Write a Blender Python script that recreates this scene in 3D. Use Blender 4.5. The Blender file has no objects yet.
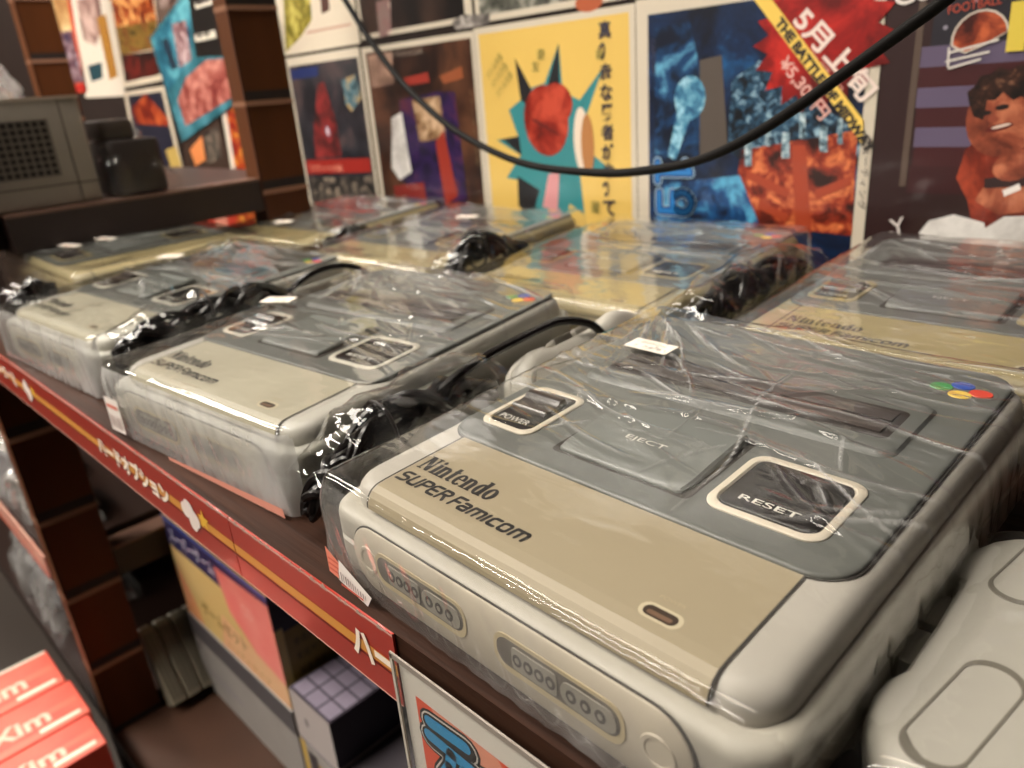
import bpy, bmesh, math, random
import numpy as np
from mathutils import Vector, Matrix, Euler

random.seed(7)
S = 0.001                      # the scene is laid out in millimetres and scaled to metres
CAMZ = 1200.0                  # lens height above the shop floor (mm)
COL = bpy.context.scene.collection
PI = math.pi

# ------------------------------------------------------------------ camera frame (rows: world axes in lens coordinates)
RC = np.array([[0.7139028, 0.20881657, -0.66838494],
               [0.69616924, -0.31448239, 0.64532877],
               [-0.07543996, -0.92601105, -0.36988153]])
FPX = 748.99


def hit(px, py, axis, val):
    """Point of the place seen at a photo pixel on the plane axis=val (mm from the lens)."""
    w = RC @ np.array([px - 512.0, py - 384.0, FPX])
    return w * val / w[axis]


def W(px, py, y=663.0):
    p = hit(px, py, 1, y)
    return (p[0], p[2])


# ------------------------------------------------------------------ materials
def lin(c):
    c = c / 255.0
    return c / 12.92 if c <= 0.04045 else ((c + 0.055) / 1.055) ** 2.4


def rgb(h):
    if isinstance(h, str):
        h = h.lstrip('#')
        return tuple(lin(int(h[i:i + 2], 16)) for i in (0, 2, 4)) + (1.0,)
    return tuple(lin(v) for v in h) + (1.0,)


MATS = {}


def mat(col, rough=0.5, metal=0.0, spec=0.5, noise=0.0, nscale=60.0, stretch=(1, 1, 1), col2=None, bump=0.0, coat=0.0, detail=4.0):
    key = (str(col), rough, metal, spec, noise, nscale, stretch, str(col2), bump, coat, detail)
    if key in MATS:
        return MATS[key]
    m = bpy.data.materials.new('finish_%d' % len(MATS))
    m.use_nodes = True
    nt = m.node_tree
    b = nt.nodes['Principled BSDF']
    b.inputs['Base Color'].default_value = rgb(col)
    b.inputs['Roughness'].default_value = rough
    b.inputs['Metallic'].default_value = metal
    b.inputs['Specular IOR Level'].default_value = spec
    b.inputs['Coat Weight'].default_value = coat
    b.inputs['Coat Roughness'].default_value = 0.08
    if noise > 0 or bump > 0:
        tc = nt.nodes.new('ShaderNodeTexCoord')
        mp = nt.nodes.new('ShaderNodeMapping')
        mp.inputs['Scale'].default_value = stretch
        nz = nt.nodes.new('ShaderNodeTexNoise')
        nz.inputs['Scale'].default_value = nscale
        nz.inputs['Detail'].default_value = detail
        nt.links.new(tc.outputs['Object'], mp.inputs['Vector'])
        nt.links.new(mp.outputs['Vector'], nz.inputs['Vector'])
        if noise > 0:
            mx = nt.nodes.new('ShaderNodeMix')
            mx.data_type = 'RGBA'
            mx.inputs['A'].default_value = rgb(col)
            mx.inputs['B'].default_value = rgb(col2) if col2 else tuple(v * 0.6 for v in rgb(col)[:3]) + (1,)
            mr = nt.nodes.new('ShaderNodeMapRange')
            mr.inputs['From Min'].default_value = 0.5 - 0.22
            mr.inputs['From Max'].default_value = 0.5 + 0.22
            mr.inputs['To Max'].default_value = noise
            nt.links.new(nz.outputs['Fac'], mr.inputs['Value'])
            nt.links.new(mr.outputs['Result'], mx.inputs['Factor'])
            nt.links.new(mx.outputs['Result'], b.inputs['Base Color'])
        if bump > 0:
            bp = nt.nodes.new('ShaderNodeBump')
            bp.inputs['Strength'].default_value = bump
            bp.inputs['Distance'].default_value = 0.001
            nt.links.new(nz.outputs['Fac'], bp.inputs['Height'])
            nt.links.new(bp.outputs['Normal'], b.inputs['Normal'])
    MATS[key] = m
    return m


def film_material(name, haze, hazeamp, gloss_gain, base, rough, nscale, bump):
    """Thin clear plastic: sees through, mirrors by Fresnel, crinkled, slightly milky where it bunches up."""
    m = bpy.data.materials.new(name)
    m.use_nodes = True
    nt = m.node_tree
    nt.nodes.clear()
    N, L = nt.nodes.new, nt.links.new
    out = N('ShaderNodeOutputMaterial')
    tr = N('ShaderNodeBsdfTransparent')
    tr.inputs['Color'].default_value = (0.96, 0.96, 0.95, 1)
    gl = N('ShaderNodeBsdfGlossy')
    gl.inputs['Roughness'].default_value = rough
    gl.inputs['Color'].default_value = (1, 1, 1, 1)
    df = N('ShaderNodeBsdfDiffuse')
    df.inputs['Color'].default_value = (0.82, 0.81, 0.79, 1)
    tl = N('ShaderNodeBsdfTranslucent')
    tl.inputs['Color'].default_value = (0.82, 0.81, 0.79, 1)
    milk = N('ShaderNodeMixShader')
    milk.inputs[0].default_value = 0.4
    L(df.outputs[0], milk.inputs[1])
    L(tl.outputs[0], milk.inputs[2])
    tc = N('ShaderNodeTexCoord')
    mp = N('ShaderNodeMapping')
    mp.inputs['Scale'].default_value = (1.0, 2.6, 1.0)
    mp.inputs['Rotation'].default_value = (0, 0, 0.15)
    L(tc.outputs['Object'], mp.inputs['Vector'])
    n1 = N('ShaderNodeTexNoise')
    n1.noise_type = 'RIDGED_MULTIFRACTAL'
    n1.inputs['Scale'].default_value = nscale
    n1.inputs['Detail'].default_value = 2.5
    n1.inputs['Distortion'].default_value = 0.6
    L(mp.outputs['Vector'], n1.inputs['Vector'])
    n2 = N('ShaderNodeTexNoise')
    n2.inputs['Scale'].default_value = nscale * 0.55
    n2.inputs['Detail'].default_value = 2.0
    L(tc.outputs['Object'], n2.inputs['Vector'])
    bp = N('ShaderNodeBump')
    bp.inputs['Strength'].default_value = bump
    bp.inputs['Distance'].default_value = 0.0006
    L(n1.outputs['Fac'], bp.inputs['Height'])
    bp2 = N('ShaderNodeBump')
    bp2.inputs['Strength'].default_value = bump
    bp2.inputs['Distance'].default_value = 0.0015
    L(n2.outputs['Fac'], bp2.inputs['Height'])
    L(bp.outputs['Normal'], bp2.inputs['Normal'])
    L(bp2.outputs['Normal'], gl.inputs['Normal'])
    fr = N('ShaderNodeFresnel')
    geo = N('ShaderNodeNewGeometry')
    ior = N('ShaderNodeMath')      # same mirror strength from either face of the sheet
    ior.operation = 'MULTIPLY_ADD'
    ior.inputs[1].default_value = 1 / 1.5 - 1.5
    ior.inputs[2].default_value = 1.5
    L(geo.outputs['Backfacing'], ior.inputs[0])
    L(ior.outputs[0], fr.inputs['IOR'])
    L(bp2.outputs['Normal'], fr.inputs['Normal'])
    mg = N('ShaderNodeMath')
    mg.operation = 'MULTIPLY_ADD'
    mg.use_clamp = True
    mg.inputs[1].default_value = gloss_gain
    mg.inputs[2].default_value = base
    L(fr.outputs[0], mg.inputs[0])
    mr = N('ShaderNodeMapRange')
    mr.inputs['From Min'].default_value = 0.45
    mr.inputs['From Max'].default_value = 0.75
    mr.inputs['To Min'].default_value = haze
    mr.inputs['To Max'].default_value = haze + hazeamp
    L(n2.outputs['Fac'], mr.inputs['Value'])
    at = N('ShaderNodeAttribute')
    at.attribute_name = 'crease_glint'  # diffuse white along creases, imitating lamp highlights
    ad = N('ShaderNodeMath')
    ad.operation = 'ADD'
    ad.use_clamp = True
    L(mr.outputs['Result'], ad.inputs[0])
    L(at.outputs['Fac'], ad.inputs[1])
    mx1 = N('ShaderNodeMixShader')
    L(ad.outputs[0], mx1.inputs[0])
    L(tr.outputs[0], mx1.inputs[1])
    L(milk.outputs[0], mx1.inputs[2])
    mx2 = N('ShaderNodeMixShader')
    L(mg.outputs[0], mx2.inputs[0])
    L(mx1.outputs[0], mx2.inputs[1])
    L(gl.outputs[0], mx2.inputs[2])
    L(mx2.outputs[0], out.inputs['Surface'])
    return m


FILM = film_material('clear_film', 0.006, 0.02, 1.6, -0.05, 0.06, 48, 0.45)
FILM_SIDE = film_material('bunched_film', 0.10, 0.18, 1.6, -0.03, 0.10, 60, 0.8)
FILM_MILKY = film_material('milky_film', 0.34, 0.45, 1.6, 0.0, 0.12, 34, 1.3)
FILM_BAG = film_material('loose_film', 0.0, 0.05, 1.3, -0.03, 0.07, 60, 0.35)
FILM_FLAT = film_material('flat_sleeve', 0.0, 0.01, 1.0, -0.03, 0.05, 8, 0.05)
FILM_WHITE = film_material('white_film', 0.22, 0.4, 1.5, 0.04, 0.12, 40, 1.0)


# ------------------------------------------------------------------ mesh builder
class MB:
    def __init__(self):
        self.v, self.f, self.m, self.mats = [], [], [], []

    def mi(self, m):
        if m not in self.mats:
            self.mats.append(m)
        return self.mats.index(m)

    def add(self, vs, fs, m):
        o = len(self.v)
        self.v += [tuple(p) for p in vs]
        k = self.mi(m)
        for f in fs:
            self.f.append([o + i for i in f])
            self.m.append(k)

    def box(self, x0, x1, y0, y1, z0, z1, m, M=None):
        vs = [(x, y, z) for z in (z0, z1) for y in (y0, y1) for x in (x0, x1)]
        if M:
            vs = [tuple(M @ Vector(p)) for p in vs]
        self.add(vs, [(0, 2, 3, 1), (4, 5, 7, 6), (0, 1, 5, 4), (2, 6, 7, 3), (0, 4, 6, 2), (1, 3, 7, 5)], m)

    def rbox(self, x0, x1, y0, y1, z0, z1, r, m, M=None, n=3):
        """box with rounded vertical corners and softened top and bottom edges"""
        e = min(r * 0.5, (z1 - z0) * 0.3)
        L = []
        for (ins, z) in ((e, z0), (e * .3, z0 + e * .3), (0, z0 + e), (0, z1 - e), (e * .3, z1 - e * .3), (e, z1)):
            L.append([(x, y, z) for x, y in rrect(x0 + ins, x1 - ins, y0 + ins, y1 - ins, max(r - ins, .01), n)])
        self.loft(L, m, M)

    def loft(self, rings, m, M=None, cap0=True, cap1=True, closed=True):
        n = len(rings[0])
        vs = [p for r in rings for p in r]
        if M:
            vs = [tuple(M @ Vector(p)) for p in vs]
        fs = []
        for k in range(len(rings) - 1):
            for i in range(n if closed else n - 1):
                j = (i + 1) % n
                fs.append((k * n + i, k * n + j, (k + 1) * n + j, (k + 1) * n + i))
        if cap0:
            fs.append(tuple(range(n))[::-1])
        if cap1:
            fs.append(tuple(range((len(rings) - 1) * n, len(rings) * n)))
        self.add(vs, fs, m)

    def tube(self, pts, r, m, n=8, closed=False):
        pts = [Vector(p) for p in pts]
        rings = []
        up = Vector((0, 0, 1))
        N = len(pts)
        prev = None
        for i, p in enumerate(pts):
            a = pts[i - 1] if (i > 0 or closed) else pts[0]
            b = pts[(i + 1) % N] if (i < N - 1 or closed) else pts[-1]
            t = (b - a).normalized()
            if prev is None:
                s = t.cross(up)
                if s.length < 1e-3:
                    s = Vector((1, 0, 0))
            else:
                s = prev - t * prev.dot(t)
            s.normalize()
            prev = s
            u = s.cross(t)
            rr = r[i] if isinstance(r, (list, tuple)) else r
            rings.append([tuple(p + s * math.cos(2 * PI * k / n) * rr + u * math.sin(2 * PI * k / n) * rr) for k in range(n)])
        self.loft(rings, m, cap0=not closed, cap1=not closed)

    def poly(self, pts, m):
        self.add(pts, [tuple(range(len(pts)))], m)

    def build(self, name, parent=None, loc=(0, 0, 0), rot=(0, 0, 0), smooth=True, angle=40):
        me = bpy.data.meshes.new(name)
        vs = [(a * S, b * S, c * S) for a, b, c in self.v]
        me.from_pydata(vs, [], self.f)
        for m in self.mats:
            me.materials.append(m)
        me.polygons.foreach_set('material_index', self.m)
        bm = bmesh.new()
        bm.from_mesh(me)
        big = [f for f in bm.faces if len(f.verts) > 8]
        if big:
            bmesh.ops.triangulate(bm, faces=big)
        bmesh.ops.recalc_face_normals(bm, faces=bm.faces)
        bm.to_mesh(me)
        bm.free()
        if smooth:
            me.shade_smooth()
            me.set_sharp_from_angle(angle=math.radians(angle))
        ob = bpy.data.objects.new(name, me)
        COL.objects.link(ob)
        ob.parent = parent
        ob.location = Vector(loc) * S if parent else Vector((loc[0] * S, loc[1] * S, (loc[2] + CAMZ) * S))
        ob.rotation_euler = rot
        return ob


def rrect(x0, x1, y0, y1, r, n=4):
    out = []
    for cx, cy, a0 in ((x1 - r, y0 + r, -90), (x1 - r, y1 - r, 0), (x0 + r, y1 - r, 90), (x0 + r, y0 + r, 180)):
        for k in range(n + 1):
            a = math.radians(a0 + 90 * k / n)
            out.append((cx + r * math.cos(a), cy + r * math.sin(a)))
    return out


def ellipse(cx, cy, rx, ry, n=24, a0=0, a1=360, rot=0):
    full = a1 - a0 == 360
    out = []
    for k in range(n if full else n + 1):
        a = math.radians(a0 + (a1 - a0) * k / n)
        x, y = rx * math.cos(a), ry * math.sin(a)
        c, s = math.cos(rot), math.sin(rot)
        out.append((cx + x * c - y * s, cy + x * s + y * c))
    return out


def thing(name, label, cat, loc, rz=0, group=None, rot=None):
    o = bpy.data.objects.new(name, None)
    o.empty_display_size = 0.02
    COL.objects.link(o)
    o.location = (loc[0] * S, loc[1] * S, (loc[2] + CAMZ) * S)
    o.rotation_euler = rot if rot else (0, 0, rz)
    o['label'] = label
    o['category'] = cat
    if group:
        o['group'] = group
    return o


def tag(o, label=None, cat=None, group=None, kind=None):
    if label: o['label'] = label
    if cat: o['category'] = cat
    if group: o['group'] = group
    if kind: o['kind'] = kind
    return o


# ------------------------------------------------------------------ lettering
TXT = {}


def text_geo(s, bold=0.0):
    """unit-height text outline filled flat: (verts, faces, width)"""
    k = (s, bold)
    if k in TXT:
        return TXT[k]
    cu = bpy.data.curves.new('lettering', 'FONT')
    cu.body = s
    cu.offset = bold
    cu.resolution_u = 4
    o = bpy.data.objects.new('lettering', cu)
    COL.objects.link(o)
    bpy.context.view_layer.update()
    dg = bpy.context.evaluated_depsgraph_get()
    ev = o.evaluated_get(dg)
    me = ev.to_mesh()
    vs = [tuple(v.co[:2]) for v in me.vertices]
    fs = [tuple(p.vertices) for p in me.polygons]
    ev.to_mesh_clear()
    bpy.data.objects.remove(o)
    bpy.data.curves.remove(cu)
    x0 = min(v[0] for v in vs); x1 = max(v[0] for v in vs)
    y0 = min(v[1] for v in vs); y1 = max(v[1] for v in vs)
    vs = [((x - x0) / (y1 - y0), (y - y0) / (y1 - y0)) for x, y in vs]
    TXT[k] = (vs, fs, (x1 - x0) / (y1 - y0))
    return TXT[k]


def put_text(mb, s, m, place, h, w=None, bold=0.0, shear=0.0):
    """place(u,v) -> 3D; text fills 0..w by 0..h (mm)"""
    vs, fs, ww = text_geo(s, bold)
    kx = (w / ww) if w else h
    mb.add([place(x * kx + shear * y * h, y * h) for x, y in vs], fs, m)


def stroke(mb, pts, w, m, place, n=4):
    """round-ended stroke along 2D points"""
    for (a, b) in zip(pts, pts[1:]):
        dx, dy = b[0] - a[0], b[1] - a[1]
        L = math.hypot(dx, dy) or 1e-6
        ang = math.atan2(dy, dx)
        out = []
        for c, s0 in ((b, -90), (a, 90)):
            for k in range(n + 1):
                t = ang + math.radians(s0 + 180 * k / n)
                out.append(place(c[0] + w / 2 * math.cos(t), c[1] + w / 2 * math.sin(t)))
        mb.poly(out, m)


def arc(cx, cy, r, a0, a1, n=6, ry=None):
    ry = ry or r
    return [(cx + r * math.cos(math.radians(a0 + (a1 - a0) * k / n)), cy + ry * math.sin(math.radians(a0 + (a1 - a0) * k / n))) for k in range(n + 1)]


def quad(mb, x0, x1, y0, y1, m, place):
    mb.poly([place(x0, y0), place(x1, y0), place(x1, y1), place(x0, y1)], m)


def crescent(mb, cx, cy, rx, ry, ix, iy, m, place, a0=0, a1=360, n=20):
    o = [(cx + rx * math.cos(math.radians(a0 + (a1 - a0) * k / n)), cy + ry * math.sin(math.radians(a0 + (a1 - a0) * k / n))) for k in range(n + 1)]
    i = [(cx + ix * math.cos(math.radians(a0 + (a1 - a0) * k / n)), cy + iy * math.sin(math.radians(a0 + (a1 - a0) * k / n))) for k in range(n + 1)]
    for k in range(n):
        mb.poly([place(*o[k]), place(*o[k + 1]), place(*i[k + 1]), place(*i[k])], m)


def maker_word(mb, m, place, k):
    """heavy serif word, letters 1.0 tall, x-height .72; k scales"""
    P = lambda x, y: place(x * k, y * k)
    def serif(x, y, w=.34):
        quad(mb, x - w / 2, x + w / 2, y - .035, y + .035, m, P)
    def stem(x, y0, y1, w=.255):
        quad(mb, x - w / 2, x + w / 2, y0, y1, m, P)
    x = 0
    # N
    stem(x + .14, 0, 1, .15); stem(x + .70, 0, 1, .15); serif(x + .14, .035); serif(x + .12, .965); serif(x + .70, .965)
    mb.poly([P(x + .04, 1), P(x + .36, 1), P(x + .775, 0), P(x + .54, 0)], m)
    x += .98
    def i_(x):
        stem(x + .14, 0, .72); serif(x + .14, .035, .36); serif(x + .10, .69, .26)
        mb.poly([P(*q) for q in ellipse(x + .14, .89, .115, .11, 12)], m)
    def n_(x):
        stem(x + .14, 0, .72); serif(x + .14, .035, .36); serif(x + .10, .69, .26)
        crescent(mb, x + .33, .46, .32, .28, .07, .15, m, P, 0, 150)
        stem(x + .525, 0, .46); serif(x + .52, .035, .36)
    def e_(x):
        crescent(mb, x + .32, .36, .33, .39, .10, .28, m, P, 0, 320)
        quad(mb, x + .16, x + .50, .36, .43, m, P)
    i_(x); x += .36
    n_(x); x += .78
    stem(x + .18, .06, .95); quad(mb, x, x + .42, .65, .73, m, P); crescent(mb, x + .27, .13, .185, .14, .03, .06, m, P, 170, 330); x += .48
    e_(x); x += .68
    n_(x); x += .78
    crescent(mb, x + .30, .36, .31, .39, .07, .27, m, P); stem(x + .50, 0, 1.0); serif(x + .56, .035, .26); serif(x + .44, .965, .26); x += .74
    crescent(mb, x + .31, .36, .34, .39, .10, .27, m, P)
    return (x + .62) * k


def model_word(mb, m, place, k):
    """thin rounded techno lettering, letters 1.0 tall"""
    P = lambda x, y: place((x + .18 * y) * k, y * k)
    w = .205
    st = lambda pts: stroke(mb, pts, w, m, P)
    x = 0
    def R(x, a, b, r=.18):
        return arc(a, b, r, *x)
    # S
    st([(x + .62, .92), (x + .18, .92)] + arc(x + .2, .72, .2, 90, 270, 5) + [(x + .5, .52)] + arc(x + .5, .30, .22, 90, -90, 5) + [(x + .02, .08)]); x += .92
    st([(x + .06, .92), (x + .06, .28)] + arc(x + .26, .28, .2, 180, 270, 4) + [(x + .5, .08), (x + .66, .08), (x + .66, .92)]); x += .92
    st([(x + .06, .08), (x + .06, .92), (x + .5, .92)] + arc(x + .5, .70, .2, 90, -90, 5) + [(x + .06, .48)]); x += .86
    st([(x + .66, .92), (x + .2, .92), (x + .06, .78), (x + .06, .22), (x + .2, .08), (x + .66, .08)]); st([(x + .06, .5), (x + .58, .5)]); x += .86
    st([(x + .06, .08), (x + .06, .92), (x + .5, .92)] + arc(x + .5, .72, .18, 90, -90, 5) + [(x + .06, .52)]); st([(x + .38, .5), (x + .66, .08)]); x += 1.15
    st([(x + .06, .08), (x + .06, .92), (x + .62, .92)]); st([(x + .06, .5), (x + .52, .5)]); x += .72
    st([(x + .12, .68), (x + .5, .68), (x + .6, .58), (x + .6, .08), (x + .16, .08), (x + .05, .2), (x + .05, .3), (x + .16, .4), (x + .6, .4)]); x += .84
    st([(x + .06, .08), (x + .06, .68), (x + .85, .68), (x + .95, .58), (x + .95, .08)]); st([(x + .5, .08), (x + .5, .68)]); x += 1.18
    st([(x + .06, .08), (x + .06, .68)]); x += .34
    st([(x + .58, .68), (x + .18, .68), (x + .06, .58), (x + .06, .18), (x + .18, .08), (x + .58, .08)]); x += .80
    st([(x + .16, .68), (x + .52, .68), (x + .62, .58), (x + .62, .18), (x + .52, .08), (x + .16, .08), (x + .06, .18), (x + .06, .58), (x + .16, .68)]); x += .88
    st([(x + .06, .08), (x + .06, .68), (x + .85, .68), (x + .95, .58), (x + .95, .08)]); st([(x + .5, .08), (x + .5, .68)]); x += 1.05
    return x * k


# ------------------------------------------------------------------ console
def zt(y, base=44.0):
    return base + (y - 57.0) * 0.055


SHELL = mat('#a7a299', 0.42, noise=0.25, nscale=180, col2='#a09b91')
SHELL_LOW = mat('#a9a498', 0.45, noise=0.2, nscale=150, col2='#a09a8c')
PLATE = mat('#948870', 0.45, noise=0.3, nscale=30, col2='#8d8168')
PANEL = mat('#575955', 0.42, noise=0.25, nscale=120, col2='#51534f')
BUTTON_GREY = mat('#60635f', 0.38)
BEZEL = mat('#c2b8a6', 0.5)
BLACK = mat('#120d0b', 0.35, spec=.3)
BLACKG = mat('#0f0b0a', 0.25, spec=.4)
INK = mat('#14100e', 0.5)
PRINT = mat('#c9c6bd', 0.5)
SEAM = mat('#2a2520', 0.8)
PORTGREY = mat('#8f8a7e', 0.5)
CART_DARK = mat('#2b2522', 0.5)


def film_shell(x0, x1, y0, y1, zbase, ztop, seed, creases, hi=True, parent=None, corner=10.0, skirt=None):
    rnd = random.Random(seed)
    npc = 10 if hi else 5
    nside = (110, 130) if hi else (50, 60)
    per = []
    r = corner

    def outline(ins):
        a, b, c, d = x0 + ins, x1 - ins, y0 + ins, y1 - ins
        rr = max(r - ins, 0.5)
        pts = []
        segs = [((a + rr, c), (b - rr, c), nside[0]), None, ((b, c + rr), (b, d - rr), nside[1]), None, ((b - rr, d), (a + rr, d), nside[0]), None, ((a, d - rr), (a, c + rr), nside[1]), None]
        cen = [(b - rr, c + rr, -90), (b - rr, d - rr, 0), (a + rr, d - rr, 90), (a + rr, c + rr, 180)]
        q = 0
        for sgm in segs:
            if sgm:
                (ax, ay), (bx, by), nn = sgm
                for k in range(nn):
                    pts.append((ax + (bx - ax) * k / nn, ay + (by - ay) * k / nn))
            else:
                cx, cy, a0 = cen[q]; q += 1
                for k in range(npc):
                    an = math.radians(a0 + 90 * k / npc)
                    pts.append((cx + rr * math.cos(an), cy + rr * math.sin(an)))
        return pts

    rings = []
    nz = 12 if hi else 6
    half = min(x1 - x0, y1 - y0) / 2 - 1.0
    for k in range(nz):
        t = k / nz
        rings.append([(x, y, zbase + t * (.74 * zt(y) - zbase)) for x, y in outline(0)])
    for k in range(8):
        an = math.radians(90 * k / 8)
        rings.append([(x, y, .74 * zt(y) + (ztop(y) - .74 * zt(y)) * math.sin(an)) for x, y in outline(7 * (1 - math.cos(an)))])
    nt_ = 80 if hi else 34
    for k in range(1, nt_ + 1):
        rings.append([(x, y, ztop(y)) for x, y in outline(7 + (half - 7) * k / nt_)])
    n = len(rings[0])
    V = np.array([p for rg in rings for p in rg])
    top = np.repeat(np.array([0.0] * nz + [.1, .2, .3, .4, .5, .6, .7, .8] + [1.0] * nt_), n)
    side = 1 - top
    V0 = V.copy()
    disp = np.zeros(len(V))
    cre = np.zeros(len(V))
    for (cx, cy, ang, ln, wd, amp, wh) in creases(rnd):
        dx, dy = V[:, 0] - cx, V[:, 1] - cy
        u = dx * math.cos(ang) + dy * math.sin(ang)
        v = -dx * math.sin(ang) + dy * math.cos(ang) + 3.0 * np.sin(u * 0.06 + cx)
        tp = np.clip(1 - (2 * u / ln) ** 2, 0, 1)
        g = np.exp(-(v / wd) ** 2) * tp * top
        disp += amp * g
        cre = np.maximum(cre, wh * np.exp(-(v / (wd * .6)) ** 2) * tp * top)  # highlight whiteness painted along each ridge
    # low swell of the film over the lid and vertical pleats on the skirt
    disp += top * 0.35 * np.sin(V[:, 0] * 0.07 + seed) * np.cos(V[:, 1] * 0.055 + seed * 2)
    nxn = np.zeros_like(V)
    cxm, cym = (x0 + x1) / 2, (y0 + y1) / 2
    ox, oy = V[:, 0] - cxm, V[:, 1] - cym
    ex, ey = np.abs(ox) / ((x1 - x0) / 2), np.abs(oy) / ((y1 - y0) / 2)
    nxn[:, 0] = np.where(ex >= ey, np.sign(ox), 0)
    nxn[:, 1] = np.where(ex < ey, np.sign(oy), 0)
    run = V[:, 0] + V[:, 1]
    pl = 0.9 * np.sin(run * 0.21 + seed) * np.sin(run * 0.047 + V[:, 2] * 0.09) + 0.6 * np.sin(run * 0.55 + V[:, 2] * 0.22 + seed * 3)
    V[:, 2] += disp
    V += nxn * (pl * side)[:, None] * np.where(np.abs(nxn[:, 1:2]) > 0, 0.34, 0.2) * (0.6 + 0.8 * np.abs(np.sin(V[:, 0] * .031 + seed)))[:, None]
    mb = MB()
    fs_side, fs_top = [], []
    R_ = len(rings)
    for k in range(R_ - 1):
        tgt = fs_side if k < nz + 5 else fs_top
        for i in range(n):
            j = (i + 1) % n
            q = (k * n + i, k * n + j, (k + 1) * n + j, (k + 1) * n + i)
            (tgt if V0[q[0], 1] < y0 + 6 else fs_top).append(q)
    fs_top.append(tuple(range((R_ - 1) * n, R_ * n)))
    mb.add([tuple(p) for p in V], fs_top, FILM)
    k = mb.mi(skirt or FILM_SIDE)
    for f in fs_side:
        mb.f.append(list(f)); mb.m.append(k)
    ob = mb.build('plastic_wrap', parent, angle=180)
    a = ob.data.attributes.new('crease_glint', 'FLOAT', 'POINT')
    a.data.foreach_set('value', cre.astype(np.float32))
    return ob


def crease_set(x0, x1, y0, y1, dens=1.0, rear=True):
    def f(rnd):
        out = []
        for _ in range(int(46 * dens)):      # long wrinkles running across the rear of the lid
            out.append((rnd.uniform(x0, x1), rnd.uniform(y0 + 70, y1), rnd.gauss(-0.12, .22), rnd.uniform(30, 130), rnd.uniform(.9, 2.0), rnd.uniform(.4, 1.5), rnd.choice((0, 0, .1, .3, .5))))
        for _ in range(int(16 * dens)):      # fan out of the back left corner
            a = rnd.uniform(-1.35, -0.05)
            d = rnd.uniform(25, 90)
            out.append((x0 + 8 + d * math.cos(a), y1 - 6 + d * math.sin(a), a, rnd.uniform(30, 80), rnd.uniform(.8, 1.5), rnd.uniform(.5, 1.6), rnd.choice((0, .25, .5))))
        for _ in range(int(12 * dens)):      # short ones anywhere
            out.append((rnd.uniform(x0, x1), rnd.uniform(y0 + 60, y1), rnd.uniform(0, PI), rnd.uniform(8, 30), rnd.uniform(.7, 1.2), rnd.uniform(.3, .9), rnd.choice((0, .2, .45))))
        return out
    return f


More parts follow.
